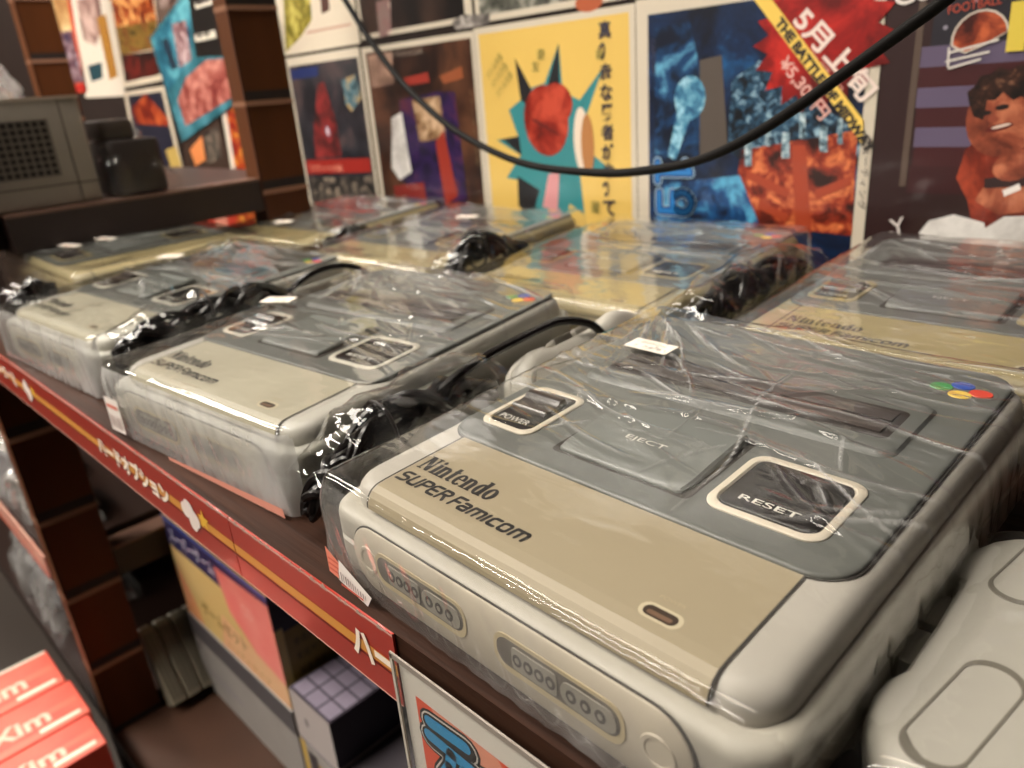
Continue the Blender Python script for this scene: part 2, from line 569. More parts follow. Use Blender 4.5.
def make_console(name, label, seed, loc, rz, group, variant='grey', film_hi=True, base=None, dens=1.0, foldline=False, price=None, skirt=None):
    t = thing(name, label, 'game console', loc, rz, group)
    sh, lo, pl, bz = SHELL, SHELL_LOW, PLATE, BEZEL
    if variant == 'light':
        sh, lo, pl, bz = mat('#a6a39a', 0.42), mat('#9b9990', 0.45), mat('#9f9986', 0.45), mat('#b9b4a6', 0.5)
    if variant == 'yellow':
        sh, lo, pl, bz = mat('#928664', 0.42), mat('#7d7152', 0.45), mat('#968860', 0.45), mat('#8c7f5c', 0.5)
    Z = lambda y, dz=0.0: zt(y) + dz
    # lower shell: wall with two shallow side grooves, lip and ledge
    mb = MB()
    rings = []
    def ring(ins, zf, dz, r=14):
        return [(x, y, (zf * zt(y) if zf is not None else 0) + dz) for x, y in rrect(-101 + ins, 101 - ins, -3 + ins, 231 - ins, max(r - ins, 2), 8)]
    for ins, zf, dz in ((6, 0, 1.0), (3, 0, 1.5), (1, 0, 4), (0, .25, 2), (0, .42, 0), (1.3, .44, 0), (1.3, .47, 0), (0, .49, 0), (0, .68, 0), (.6, .73, 0), (2.2, .765, 0), (4.5, .775, 0), (8, .765, 0), (12, .72, 0)):
        rings.append(ring(ins, zf, dz))
    mb.loft(rings, lo)
    for q in (-1, 1):
        for yy in (18, 210):
            mb.rbox(q * 80 - 7, q * 80 + 7, yy - 7, yy + 7, 0, 1.6, 6, mat('#5a554e', .7))
    mb.build('lower_shell', t)
    # upper shell
    mb = MB()
    rings = []
    for ins, dz, zf in ((5.2, 0, .72), (4.8, 0, .80), (5.0, 0, .86), (5.6, 0, .91), (6.8, 0, .95), (8.6, 0, .98), (11, 0, .995), (15, 0, 1.0)):
        rings.append([(x, y, zf * zt(y) + dz) for x, y in rrect(-101 + ins, 101 - ins, .4 + ins, 231 - ins, max(17 - ins * .6, 6), 8)])
    mb.loft(rings, sh)
    mb.build('upper_shell', t)
    # beige front plate, following the nose down
    mb = MB()
    prof = [(57.0, .35), (30, .35), (14, .35), (9.6, .05), (6.8, -1.2), (5.0, -3.2), (4.0, -6.0), (3.9, -8.0)]
    pr = [(-78, 0), (78, 0)]
    top = [[(x, y, zt(y) + dz) for (y, dz) in prof] for x in (-78, -77.5, -26, 26, 77.5, 78)]
    for a, b, k in zip(top, top[1:], range(5)):
        for i in range(len(a) - 1):
            mb.poly([a[i], b[i], b[i + 1], a[i + 1]], pl)
    for x in (-78.5, 78.5):
        for i in range(len(prof) - 1):
            (ya, da), (yb, db) = prof[i], prof[i + 1]
            s_ = .45
            mb.poly([(x - s_, ya, zt(ya) + da + .08), (x + s_, ya, zt(ya) + da + .08), (x + s_, yb, zt(yb) + db + .08), (x - s_, yb, zt(yb) + db + .08)], SEAM)
    pp = lambda x, y, h=.5: (x, y, zt(y) + h)
    if True:
        P1 = lambda u, v: pp(-75.5 + u, 27.8 + v * 1.22)
        maker_word(mb, INK, P1, 8.15)
        P2 = lambda u, v: pp(-76 + u, 17.0 + v)
        model_word(mb, INK, P2, 6.95)
        # power lamp slot with its shallow frame
        mb.poly([pp(x, y, .42) for x, y in rrect(47.5, 62, 13.4, 20, 3.2, 6)], mat('#b9ad92', .5))
        mb.poly([pp(x, y, .5) for x, y in rrect(49, 60.5, 14.4, 18.8, 2.1, 6)], mat('#35281f', .3))
        mb.poly([pp(x, y, .55) for x, y in rrect(50.5, 59, 15.2, 16.9, .8, 4)], mat('#6b5240', .3))
        put_text(mb, 'POWER', mat('#a3967a', .5), lambda u, v: pp(50 + u, 22.6 + v), 1.6, 9)
    mb.build('front_plate', t)
    # dark lid panel, with cartridge slot
    mb = MB()
    def pring(ins, dz, r=14):
        return [(x, y, zt(y) + dz) for x, y in rrect(-90.5 + ins, 90.5 - ins, 56.6 + ins, 226 - ins, max(r - ins, 1), 8)]
    mb.loft([pring(-.7, .05), pring(-.7, .3)], SEAM)
    mb.loft([pring(0, 0), pring(0, .9), pring(.35, 1.35), pring(1.0, 1.6), pring(2.4, 1.6)], PANEL)
    mb.build('lid_panel', t)
    H = 1.6
    q = lambda x, y, h=0.0: (x, y, zt(y) + H + h)
    mb = MB()
    # raised shoulders round the slot, then the slot itself and its twin flaps
    mb.loft([[q(x, y, 0) for x, y in rrect(-74, 74, 132, 182, 6, 5)], [q(x, y, 1.6) for x, y in rrect(-73, 73, 133.5, 180, 6, 5)], [q(x, y, 2.0) for x, y in rrect(-71, 71, 136, 178, 5, 5)]], PANEL)
    mb.loft([[q(x, y, 2.0) for x, y in rrect(-67.5, 67.5, 143, 169, 3, 4)], [q(x, y, 2.25) for x, y in rrect(-67, 67, 143.5, 168.5, 3, 4)]], CART_DARK)
    mb.box(-64, 64, 146, 155.5, zt(150) + H + 2.1, zt(150) + H + 2.9, mat('#3a3330', .35))
    mb.box(-64, 64, 156.5, 166, zt(160) + H + 1.9, zt(160) + H + 2.9, mat('#332c29', .35))
    mb.build('cartridge_slot', t)
    # reset
    def button_frame(nm, x0, x1, y0, y1, r, wd=4.2):
        b = MB()
        b.loft([[q(x, y, -.4) for x, y in rrect(x0, x1, y0, y1, r, 6)], [q(x, y, .5) for x, y in rrect(x0, x1, y0, y1, r, 6)], [q(x, y, .9) for x, y in rrect(x0 + .5, x1 - .5, y0 + .5, y1 - .5, r - .4, 6)],
                [q(x, y, .9) for x, y in rrect(x0 + wd - .7, x1 - wd + .7, y0 + wd - .7, y1 - wd + .7, r - wd + 2.4, 6)], [q(x, y, .1) for x, y in rrect(x0 + wd, x1 - wd, y0 + wd, y1 - wd, r - wd + 2, 6)]], bz, cap1=False)
        b.poly([q(x, y, .15) for x, y in rrect(x0 + wd, x1 - wd, y0 + wd, y1 - wd, r - wd + 2, 6)], BLACK)
        return b.build(nm, t)
    rb = button_frame('reset_frame', 33, 76.5, 70, 111, 7, 3.4)
    b = MB()
    b.loft([[q(x, y, .1) for x, y in rrect(37, 72.5, 74, 107, 3.6, 6)], [q(x, y, .8) for x, y in rrect(37, 72.5, 74, 107, 3.6, 6)], [q(x, y, 1.2) for x, y in rrect(37.8, 71.7, 74.8, 106.2, 3.4, 6)], [q(x, y, 1.0) for x, y in rrect(44, 66, 81, 100, 3.4, 6)]], BLACKG)
    put_text(b, 'RESET', PRINT, lambda u, v: q(43 + u, 78.5 + v, 1.25), 3.2, 22, bold=.01)
    b.build('reset_button', t)
    # power
    button_frame('power_frame', -83.5, -52.5, 70, 112, 6, 3.4)
    b = MB()
    b.loft([[q(x, y, .1) for x, y in rrect(-79.6, -56.4, 73.8, 108.4, 2.4, 5)], [q(x, y, .6) for x, y in rrect(-79.6, -56.4, 73.8, 108.4, 2.4, 5)], [q(x, y, .75) for x, y in rrect(-79.2, -56.8, 74.2, 108, 2.4, 5)]], BLACK)
    put_text(b, 'POWER', PRINT, lambda u, v: q(-77 + u, 77 + v, .85), 3.8, 17.5, bold=.005)
    b.build('power_plate', t)
    b = MB()
    pf = [(87, .7), (87.3, 1.8), (88.4, 2.6), (90, 2.3), (93, 1.9), (96, 2.4), (97.4, 3.6), (99, 4.3), (101, 4.2), (102.4, 3.2), (103, .7)]
    b.loft([[q(x, y, h) for y, h in pf] for x in (-79, -58)], mat('#2e2724', .28, coat=.3))
    b.build('power_slider', t)
    # eject: a wedge that climbs towards the back, dark gap on its sides
    b = MB()
    b.poly([q(x, y, .06) for x, y in rrect(-37.5, 29, 68.8, 119, 3, 5)], SEAM)
    rows = []
    for y, h in ((70.2, .3), (70.6, 1.2), (71.6, 1.7), (78, 2.2), (88, 2.9), (98, 3.5), (107, 3.9), (113, 4.0), (116, 3.5), (117, .3)):
        rr_ = 2.2 if y < 71.4 else (.8 if y < 72 else 0)
        rows.append([q(-35 + rr_, y, 0), q(-35 + rr_, y, max(h - .9, .1)), q(-34 + rr_, y, h), q(-20, y, h + .1), q(0, y, h + .15), q(13, y, h + .1), q(25 - rr_, y, h), q(26 - rr_, y, max(h - .9, .1)), q(26 - rr_, y, 0)])
    b.loft(rows, BUTTON_GREY, closed=False, cap0=True, cap1=True)
    put_text(b, 'EJECT', PRINT, lambda u, v: (-14 + u, 88 + v, zt(88 + v) + H + 3.25 + v * .07), 3.8, 19, bold=.005)
    b.build('eject_button', t)
    # four-colour emblem
    b = MB()
    crescent(b, 74, 203, 14.5, 8.8, 14.0, 8.3, mat('#4c4b48', .5), lambda x, y: q(x, y, .12), n=36)
    for x, y, c in ((67, 203, '#3d8a4c'), (74, 207.6, '#27489c'), (75.5, 198.4, '#d7b243'), (82, 203, '#c93a26')):
        b.loft([[q(px, py, .05) for px, py in ellipse(x, y, 4.6, 3.6, 20)], [q(px, py, .45) for px, py in ellipse(x, y, 4.3, 3.4, 20)]], mat(c, .4))
    b.build('four_colour_emblem', t)
    # front bezel with two controller sockets
    b = MB()
    F = lambda x, z, d=0.0: (x, -3.2 - d, z)
    def fr(x0, x1, z0, z1, r, d, n=8):
        return [F(x, z, d) for x, z in rrect(x0, x1, z0, z1, r, n)]
    b.loft([fr(-80, 80, 3, 31.5, 14, -.3), fr(-80, 80, 3, 31.5, 14, .9), fr(-79.3, 79.3, 3.7, 30.8, 13.4, 1.4)], bz)
    b.loft([fr(-80.8, 80.8, 2.4, 32.2, 14.6, -.2), fr(-80.8, 80.8, 2.4, 32.2, 14.6, .3)], SEAM)
    for x in (-69, 69):
        b.loft([[F(px, pz, 1.3) for px, pz in ellipse(x, 17, 6.2, 6.2, 20)], [F(px, pz, 1.9) for px, pz in ellipse(x, 17, 5.8, 5.8, 20)], [F(px, pz, 1.9) for px, pz in ellipse(x, 17, 4.6, 4.6, 20)], [F(px, pz, 1.5) for px, pz in ellipse(x, 17, 4.3, 4.3, 20)]], bz)
    bez = b.build('socket_panel', t)
    for cx in (-37, 31):
        b = MB()
        Fp = lambda x, z, d=0.0: (x + cx, -4.6 - d, z + 17)
        def f2(x0, x1, z0, z1, r, d, n=6):
            return [Fp(x, z, d) for x, z in rrect(x0, x1, z0, z1, r, n)]
        b.loft([f2(-27, 27, -7.5, 7.5, 6, 0), f2(-27, 27, -7.5, 7.5, 6, .35)], mat('#c2b28d', .5))
        b.loft([f2(-25.5, 25.5, -5, 6, 5, .3), f2(-25.5, 25.5, -5, 6, 5, .45)], mat('#5b544b', .6))
        b.loft([f2(-18, 1.5, -4.0, 4.6, 1.5, .3), f2(-18, 1.5, -4.0, 4.6, 1.5, .9)], PORTGREY)
        b.loft([f2(3, 24.5, -4.0, 4.6, 4.0, .3), f2(3, 24.5, -4.0, 4.6, 4.0, .9)], PORTGREY)
        for k in range(4):
            b.loft([[Fp(px, pz, .85) for px, pz in ellipse(-15.4 + 4.8 * k, .3, 2.0, 2.4, 12)], [Fp(px, pz, 1.1) for px, pz in ellipse(-15.4 + 4.8 * k, .3, 2.0, 2.4, 12)]], mat('#3a342f', .6))
            b.poly([Fp(px, pz, 1.15) for px, pz in ellipse(-15.4 + 4.8 * k, .3, 1.0, 1.2, 10)], PORTGREY)
        for k in range(3):
            b.loft([[Fp(px, pz, .85) for px, pz in ellipse(7.4 + 5.6 * k, .3, 2.0, 2.4, 12)], [Fp(px, pz, 1.1) for px, pz in ellipse(7.4 + 5.6 * k, .3, 2.0, 2.4, 12)]], mat('#3a342f', .6))
            b.poly([Fp(px, pz, 1.15) for px, pz in ellipse(7.4 + 5.6 * k, .3, 1.0, 1.2, 10)], PORTGREY)
        b.build('controller_socket', bez)
    cs = crease_set(-100, 100, 0, 228, dens)
    if foldline:
        def cs2(rnd, cs=cs):
            o = cs(rnd)
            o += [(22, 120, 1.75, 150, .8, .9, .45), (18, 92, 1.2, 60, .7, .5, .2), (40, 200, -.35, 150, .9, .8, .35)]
            return o
        film = film_shell(-103.5, 103.5, -8, 234, 1.5, lambda y: zt(y) + 5.2, seed, cs2, film_hi, t, skirt=skirt)
    else:
        film = film_shell(-103.5, 103.5, -8, 234, 1.5, lambda y: zt(y) + 5.6, seed, cs, film_hi, t, skirt=skirt)
    for (sx, sy, sr) in (price or ()):
        b = MB()
        c_, s_ = math.cos(sr), math.sin(sr)
        zz = zt(sy) + 7.9
        P = lambda u, v, dz=0: (sx + u * c_ - v * s_, sy + u * s_ + v * c_, zt(sy + u * s_ + v * c_) + 6.9 + dz)
        b.loft([[P(u, v) for u, v in rrect(-13, 13, -6, 6, .6, 2)], [P(u, v, .25) for u, v in rrect(-13, 13, -6, 6, .6, 2)]], mat('#e9dfd2', .5))
        put_text(b, '7,878', mat('#4a3f3c', .6), lambda u, v: P(-3 + u, -4.4 + v, .3), 3.2, 11)
        quad(b, -8, 8, 1.6, 2.3, mat('#c98274', .6), lambda u, v: P(u, v, .3))
        quad(b, -8, 4, 3.4, 3.9, mat('#c98274', .6), lambda u, v: P(u, v, .3))
        put_text(b, 'F', mat('#6a5c58', .6), lambda u, v: P(-8 + u, -4 + v, .3), 2.4)
        ob = b.build('price_sticker', t)
        ob['label'] = 'white price sticker'
    return t


def front_label(t, kind):
    """printed pieces of the bag on the front skirt of a console"""
    b = MB()
    F = lambda x, z, d=0.0: (x, -9.6 - d, z)
    if kind == 'main':
        salmon = mat('#e58a72', .5)
        b.poly([F(-95, 2.5), F(-82, 1.5), F(-79, 8), F(-95, 15)], salmon)
        for k in range(3):
            quad(b, -94, -86, 4.5 + k * 2.6, 5.4 + k * 2.6, mat('#c85a44', .5), lambda u, v: F(u, v, .2))
        b.build('bag_print', t)
        b = MB()
        b.poly([F(-86, 3, 1), F(-64, 1, 1.8), F(-60, 7, 1.8), F(-83, 14, 1)], mat('#e6ddd6', .5))
        rd = random.Random(4)
        for k in range(12):
            x = -83 + k * 1.7
            quad(b, x, x + rd.choice((.5, .8)), 5.2 - k * .1, 10 - k * .35, mat('#8a7f7a', .5), lambda u, v: F(u, v, 2.2))
        quad(b, -82, -66, 2.8, 3.8, mat('#c4503e', .5), lambda u, v: F(u, v, 2.2))
        o = b.build('price_sticker', t)
        o['label'] = 'crumpled white barcode sticker'
    else:
        b.poly([F(-20, 1), F(96, 1), F(95, 6), F(-20, 3)], mat('#dd9480', .5))
        b.build('bag_print', t)
        b = MB()
        b.poly([F(-91, 4, .6), F(-72, 4, .6), F(-72, 27, .6), F(-91, 27, .6)], mat('#e9e0d8', .5))
        rd = random.Random(9)
        for k in range(9):
            x = -89 + k * 1.8
            quad(b, x, x + rd.choice((.6, .9)), 7, 15, mat('#b9a8a2', .5), lambda u, v: F(u, v, .9))
        quad(b, -89, -74, 20, 22.5, mat('#d98070', .5), lambda u, v: F(u, v, .9))
        o = b.build('price_sticker', t)
        o['label'] = 'white barcode sticker'


SHELF = -187.0
GRP = 'bagged game consoles on the shelf'
m1 = make_console('game_console', 'largest nearest beige and grey game console in clear film, both controller sockets in view', 11, (-155, 133, SHELF), math.radians(-1.5), GRP, 'grey', True, dens=1.5, foldline=True, price=[(-60, 170, -.02)])
front_label(m1, 'main')
m2 = make_console('game_console', 'grey bagged game console left of the nearest one, white barcode label on its front', 23, (-403, 139, SHELF), math.radians(4.5), GRP, 'light', True, dens=1.0, skirt=FILM_MILKY, price=[(-88, 122, .35)])
front_label(m2, 'second')
m3 = make_console('game_console', 'pale grey bagged game console third along the shelf front, between black cables', 37, (-664, 138, SHELF), math.radians(4.0), GRP, 'light', False, dens=.8, skirt=FILM_MILKY, price=[(-86, 150, .4)])
m4 = make_console('game_console', 'yellowed bagged game console turned sideways at far left end of the shelf', 41, (-789, 297, SHELF + 9), math.radians(92.0), GRP, 'yellow', False, dens=1.0, price=[(-58, 120, 1.9), (-20, 120, 1.9)])
m5 = make_console('game_console', 'yellowed bagged game console at back right below the football player poster', 53, (-118, 390, SHELF), math.radians(-1), GRP, 'yellow', False, dens=.8)
m6 = make_console('game_console', 'yellowed bagged game console in back row in front of yellow and blue posters', 67, (-363, 388, SHELF), math.radians(1), GRP, 'yellow', False, dens=.8)
m7 = make_console('game_console', 'yellowed bagged game console in back row below the dark brown poster', 71, (-612, 396, SHELF), math.radians(1), GRP, 'yellow', False, dens=.9, price=[(-10, 160, .2)])
m8 = make_console('game_console', 'yellowed bagged game console in back row nearest the dark upright post', 83, (-845, 560, SHELF), math.radians(3), GRP, 'yellow', False, dens=.9, price=[(-20, 60, .2)])
m8.location.y = 0.408


# ------------------------------------------------------------------ controllers
def controller(label, loc, rot, seed, col='#a8a49a', cord=True):
    t = thing('game_controller', label, 'game controller', loc, 0, 'controllers lying between the consoles', rot)
    m = mat(col, .42)
    b = MB()
    R1, L, Rw = 31, 40.5, 27
    def out(ins):
        r = R1 - ins
        pts = []
        for k in range(17):
            a = math.radians(-118 + 236 * k / 16)
            pts.append((L + r * math.cos(a), r * math.sin(a)))
        pts.append((0, (Rw - ins)))
        for k in range(17):
            a = math.radians(62 + 236 * k / 16)
            pts.append((-L + r * math.cos(a), r * math.sin(a)))
        pts.append((0, -(Rw - ins)))
        return pts
    rings = []
    for ins, z in ((6, 0), (2.5, .6), (.6, 3), (0, 7), (0, 9.5), (.7, 9.8), (.7, 10.4), (0, 10.7), (0, 14), (.8, 18), (3, 20.6), (7, 21.8), (11, 22)):
        rings.append([(x, y, z) for x, y in out(ins)])
    b.loft(rings, m)
    b.build('controller_shell', t)
    for cx in (-L, L):
        b = MB()
        g = rrect(-25, 25, -8, 8, 7.9, 8)
        g = [(x * math.cos(-.15) - y * math.sin(-.15), x * math.sin(-.15) + y * math.cos(-.15)) for x, y in g]
        def sc(k):
            return [(x * k + cx + 4, y * k + 9) for x, y in g]
        k9 = .90
        b.loft([[(x, y, 21.9) for x, y in sc(1.0)], [(x, y, 22.25) for x, y in sc(.99)], [(x, y, 22.25) for x, y in sc(k9)], [(x, y, 21.8) for x, y in sc(k9 - .01)]], mat('#6b665c', .5))
        b.build('button_well', t)
    b = MB()
    b.rbox(-20, -2, 26, 31, 8, 16, 1.5, mat('#7b766c', .5)); b.rbox(2, 20, 26, 31, 8, 16, 1.5, mat('#7b766c', .5))
    b.build('cord_guide', t)
    if not cord:
        return t
    b = MB()
    b.tube([(0, 28, 11), (4, 36, 11), (0, 44, 12), (-16, 45, 13), (-30, 40, 13)], 2.0, BLACKG, 8)
    b.build('cord', t)
    return t


def crumple(b, pts_fn, nu, nv, m, amp, seed):
    """open sheet from a parametric function with crumpled relief"""
    from mathutils import noise
    vs, fs = [], []
    for i in range(nu + 1):
        for j in range(nv + 1):
            p = Vector(pts_fn(i / nu, j / nv))
            nn = noise.noise_vector(p * .05 + Vector((seed, 0, 0))) * amp + noise.noise_vector(p * .16 + Vector((0, seed, 0))) * amp * .4
            vs.append(tuple(p + nn))
    for i in range(nu):
        for j in range(nv):
            a = i * (nv + 1) + j
            fs.append((a, a + 1, a + nv + 2, a + nv + 1))
    b.add(vs, fs, m)


c1 = controller('grey oval-ended game controller right of the nearest console, its looped grooves showing', (-20, 222, SHELF + 1), (0, 0, math.radians(90)), 3)
b = MB()
crumple(b, lambda u, v: (-34 + 68 * u, -76 + 152 * v, 1 + 4 + 20.5 * math.sin(PI * min(max(u, .02), .98)) ** .35 * min(1, math.sin(PI * min(max(v, .01), .99)) * 4) ** .5), 40, 80, FILM, .8, 5)
o = b.build('plastic_wrap', c1, rot=(0, 0, -PI / 2), angle=180)
c2_ = controller('grey game controller wedged on edge between the two nearest consoles', (-277, 328, SHELF + 13), (0, math.radians(-48), math.radians(0)), 4, cord=False)
c2_.rotation_euler = Euler((math.radians(52), 0, math.radians(96)), 'XYZ')


# ------------------------------------------------------------------ black cable bundles
def cable_bundle(label, pts, seed, coils=7, spread=11, group='black power cables bundled between the consoles', film=True, arcs=(), brick=None):
    t = thing('power_cable', label, 'cable', (pts[0][0], pts[0][1], SHELF), 0, group)
    ox, oy = pts[0][0], pts[0][1]
    rnd = random.Random(seed)
    P = [Vector((x - ox, y - oy, z)) for x, y, z in pts]
    def path(s):
        k = s * (len(P) - 1)
        i = min(int(k), len(P) - 2)
        f = k - i
        p0 = P[max(i - 1, 0)]; p1 = P[i]; p2 = P[i + 1]; p3 = P[min(i + 2, len(P) - 1)]
        return 0.5 * ((2 * p1) + (-p0 + p2) * f + (2 * p0 - 5 * p1 + 4 * p2 - p3) * f * f + (-p0 + 3 * p1 - 3 * p2 + p3) * f ** 3)
    b = MB()
    for c in range(coils):
        ph, rr = rnd.uniform(0, 2 * PI), rnd.uniform(.35, 1) * spread
        tw = rnd.uniform(1.0, 2.6) * rnd.choice((-1, 1))
        pp = []
        for k in range(41):
            s = k / 40
            p = path(s)
            a = ph + tw * 2 * PI * s
            w = rr * (0.45 + .55 * math.sin(PI * s))
            pp.append((p.x + w * .75 * math.cos(a), p.y, max(p.z + w * math.sin(a) * .9, 2.6)))
        b.tube(pp, rnd.uniform(2.1, 2.9), BLACKG, 7)
    b.build('cord', t)
    for av in arcs:
        b = MB()
        Pa = [Vector((x - ox, y - oy, z)) for x, y, z in av]
        pp = []
        n = len(Pa)
        for k in range((n - 1) * 8 + 1):
            i = min(k // 8, n - 2); f = (k - 8 * i) / 8
            p0 = Pa[max(i - 1, 0)]; p1 = Pa[i]; p2 = Pa[i + 1]; p3 = Pa[min(i + 2, n - 1)]
            pp.append(tuple(0.5 * ((2 * p1) + (-p0 + p2) * f + (2 * p0 - 5 * p1 + 4 * p2 - p3) * f * f + (-p0 + 3 * p1 - 3 * p2 + p3) * f ** 3)))
        b.tube(pp, 2.6, BLACKG, 8)
        b.build('cord', t)
    mid = path(.5)
    b = MB()
    ring = [(mid.x + (spread + 2) * math.cos(a) * .85, mid.y, mid.z + (spread + 2) * math.sin(a)) for a in [2 * PI * k / 16 for k in range(16)]]
    b.tube(ring, 1.0, BLACK, 6, closed=True)
    b.build('cable_tie', t)
    if brick:
        x, y, z, rz = brick
        b = MB()
        M = Matrix.Translation((x - ox, y - oy, z)) @ Matrix.Rotation(rz, 4, 'Z')
        b.rbox(-15, 15, -26, 26, 0, 34, 6, mat('#1d1715', .35, coat=.2), M)
        b.build('power_adapter', t)
    if film:
        b = MB()
        def fn(u, v):
            p = path(v)
            a = PI * (1.02 - 1.04 * u)
            return (p.x + (spread + 6) * math.cos(a), p.y, max(p.z + (spread + 4.5) * math.sin(a) ** .8 if math.sin(a) > 0 else 2, 2))
        crumple(b, fn, 22, 60, FILM_BAG, 4.0, seed)
        b.build('plastic_wrap', t, angle=180)
    return t


cable_bundle('thick bundle of glossy black cable between the two nearest consoles', [(-283, 138, 14), (-282, 148, 22), (-281, 165, 32), (-283, 200, 38), (-285, 232, 40), (-286, 262, 30)], 5, 15, 15,
             arcs=[[(-281, 215, 44), (-281, 245, 52), (-283, 285, 55), (-284, 318, 55), (-275, 335, 50), (-270, 345, 38)]])
cable_bundle('bundle of glossy black cable between the second and third front consoles', [(-533, 146, 34), (-536, 165, 42), (-541, 200, 46), (-546, 235, 48), (-551, 270, 46), (-552, 292, 36)], 8, 14, 14,
             arcs=[[(-552, 280, 40), (-548, 305, 54), (-545, 330, 58), (-540, 352, 52), (-538, 365, 36)]])
cable_bundle('black cable loops at the left side of the pale third console', [(-777, 136, 34), (-778, 155, 44), (-780, 168, 48), (-782, 180, 44)], 12, 8, 11, arcs=[])
cable_bundle('black cable bundle standing behind the second front console', [(-486, 392, 30), (-487, 415, 44), (-488, 440, 56), (-488, 470, 54), (-488, 505, 42)], 15, 14, 15)
cable_bundle('black cable bundle between the two yellowed consoles at back right', [(-241, 385, 30), (-240, 400, 40), (-240, 430, 46), (-240, 470, 50), (-240, 510, 48), (-240, 550, 38)], 19, 15, 15)
cable_bundle('thin black cable loops between yellowed consoles in the back row left', [(-730, 420, 24), (-729, 450, 42), (-728, 480, 46), (-728, 510, 34)], 22, 7, 10)


# ------------------------------------------------------------------ shelving
WOOD = mat('#3a2216', .6, spec=.12, noise=.8, nscale=90, stretch=(.12, 3, 3), col2='#1e110b', bump=.5)
DARKWOOD = mat('#5a3114', .5, spec=.2, noise=.6, nscale=14, stretch=(1, 1, .15), col2='#40210c')
LEDGE = mat('#7c5640', .45, spec=.4)
DARK = mat('#1a0f0b', .6, spec=.2, noise=.4, nscale=20)


def post(x1, y0, y1, z0, z1, parent, wd=34):
    b = MB()
    b.box(x1 - wd, x1, y0, y1, z0, z1, DARKWOOD)
    z = -318.0
    while z > z0 + 10:
        z -= 107
    while z < z1 - 10:
        if z > z0:
            b.add([(x1 - wd, y0 - .4, z - 3), (x1 + 2.5, y0 - .4, z - 3), (x1 + 2.5, y1 + .4, z - 3), (x1 - wd, y1 + .4, z - 3),
                   (x1 - wd, y0 - .4, z + 3), (x1 + .5, y0 - .4, z + 3), (x1 + .5, y1 + .4, z + 3), (x1 - wd, y1 + .4, z + 3)],
                  [(0, 1, 2, 3), (4, 5, 6, 7), (0, 1, 5, 4), (1, 2, 6, 5), (2, 3, 7, 6), (3, 0, 4, 7)], LEDGE)
            b.box(x1 - .5, x1 + .6, y0 + 1, y1 - 1, z + 3, z + 14, mat('#1d100a', .7))
        z += 107
    b.box(x1 - 1, x1 + .8, y0 - .8, y0 + 1.6, z0, z1, mat('#3c2014', .5, spec=.2))
    return b.build('upright_post', parent, smooth=False)


FLOORZ = -CAMZ
unit = thing('shelving_unit', 'dark brown wooden shelving unit carrying the bagged consoles', 'shelving', (-420, 335, FLOORZ))
def U(o):
    o.location = Vector((0, 0, CAMZ * S)) - Vector(unit.location)
    return o
b = MB(); b.box(-921, 420, 121, 655, SHELF - 34, SHELF, WOOD); o = U(b.build('shelf_board', unit, smooth=False))
b = MB(); b.box(-921, 420, 124, 655, -764, -740, mat('#4a3226', .4, noise=.5, nscale=12, col2='#3a261c')); U(b.build('shelf_board', unit, smooth=False))
U(post(-922, 125, 187, FLOORZ, SHELF - 35, unit)); U(post(-922, 475, 540, FLOORZ, 900, unit))
b = MB(); b.box(-921, 420, 648, 655, -739, SHELF - 35, DARK); U(b.build('back_panel', unit, smooth=False))

unit2 = thing('shelving_unit', 'neighbouring dark shelving unit left of the upright posts, grey vented box on its top board', 'shelving', (-1400, 335, FLOORZ))
def U2(o):
    o.location = Vector((0, 0, CAMZ * S)) - Vector(unit2.location)
    return o
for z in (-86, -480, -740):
    b = MB(); b.box(-2300, -957, 128, 540, z - 5, z, mat('#34231c' if z > -100 else '#21140f', .4, spec=.3)); b.box(-2300, -957, 130, 540, z - 38, z - 5, DARK)  # upper board coloured lighter as if lit, lower boards darker
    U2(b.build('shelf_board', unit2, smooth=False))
U2(post(-1730, 475, 540, FLOORZ, 900, unit2))
# side rails between the posts that carry the boards
for z in (-86, -490):
    b = MB()
    b.box(-956, -923, 188, 474, z - 40, z - 3, mat('#24140f', .5)); b.box(-956, -923, 188, 474, z - 3, z, mat('#6a4f42', .35))
    U2(b.build('side_rail', unit2, smooth=False))

# ------------------------------------------------------------------ room
b = MB(); b.box(-5200, 900, -3200, 664.9 + 60, FLOORZ - 40, FLOORZ, mat('#2c241e', .5, noise=.4, nscale=4)); o = b.build('floor', smooth=False); tag(o, kind='structure')
b = MB(); b.box(-5200, 900, 664, 724, FLOORZ, 1500, mat('#1e110b', .7, spec=.2, noise=.3, nscale=5)); o = b.build('wall_back', smooth=False); tag(o, kind='structure')
b = MB(); b.box(-5200, 900, -3200, 724, 1500, 1540, mat('#5a544c', .8, noise=.2, nscale=3)); o = b.build('ceiling', smooth=False); tag(o, kind='structure')
b = MB(); b.box(-5260, -5200, -3200, 724, FLOORZ, 1500, mat('#4a3a30', .8, noise=.3, nscale=3)); o = b.build('wall_left', smooth=False); tag(o, kind='structure')
b = MB(); b.box(900, 960, -3200, 724, FLOORZ, 1500, mat('#1e1510', .8, noise=.3, nscale=3)); o = b.build('shade_wall_right', smooth=False); tag(o, kind='structure')  # unseen dark wall added to keep light off right-facing sides
b = MB(); b.box(-5200, 900, -3260, -3200, FLOORZ, 1500, mat('#3a2e26', .8, noise=.3, nscale=3)); o = b.build('wall_front', smooth=False); tag(o, kind='structure')


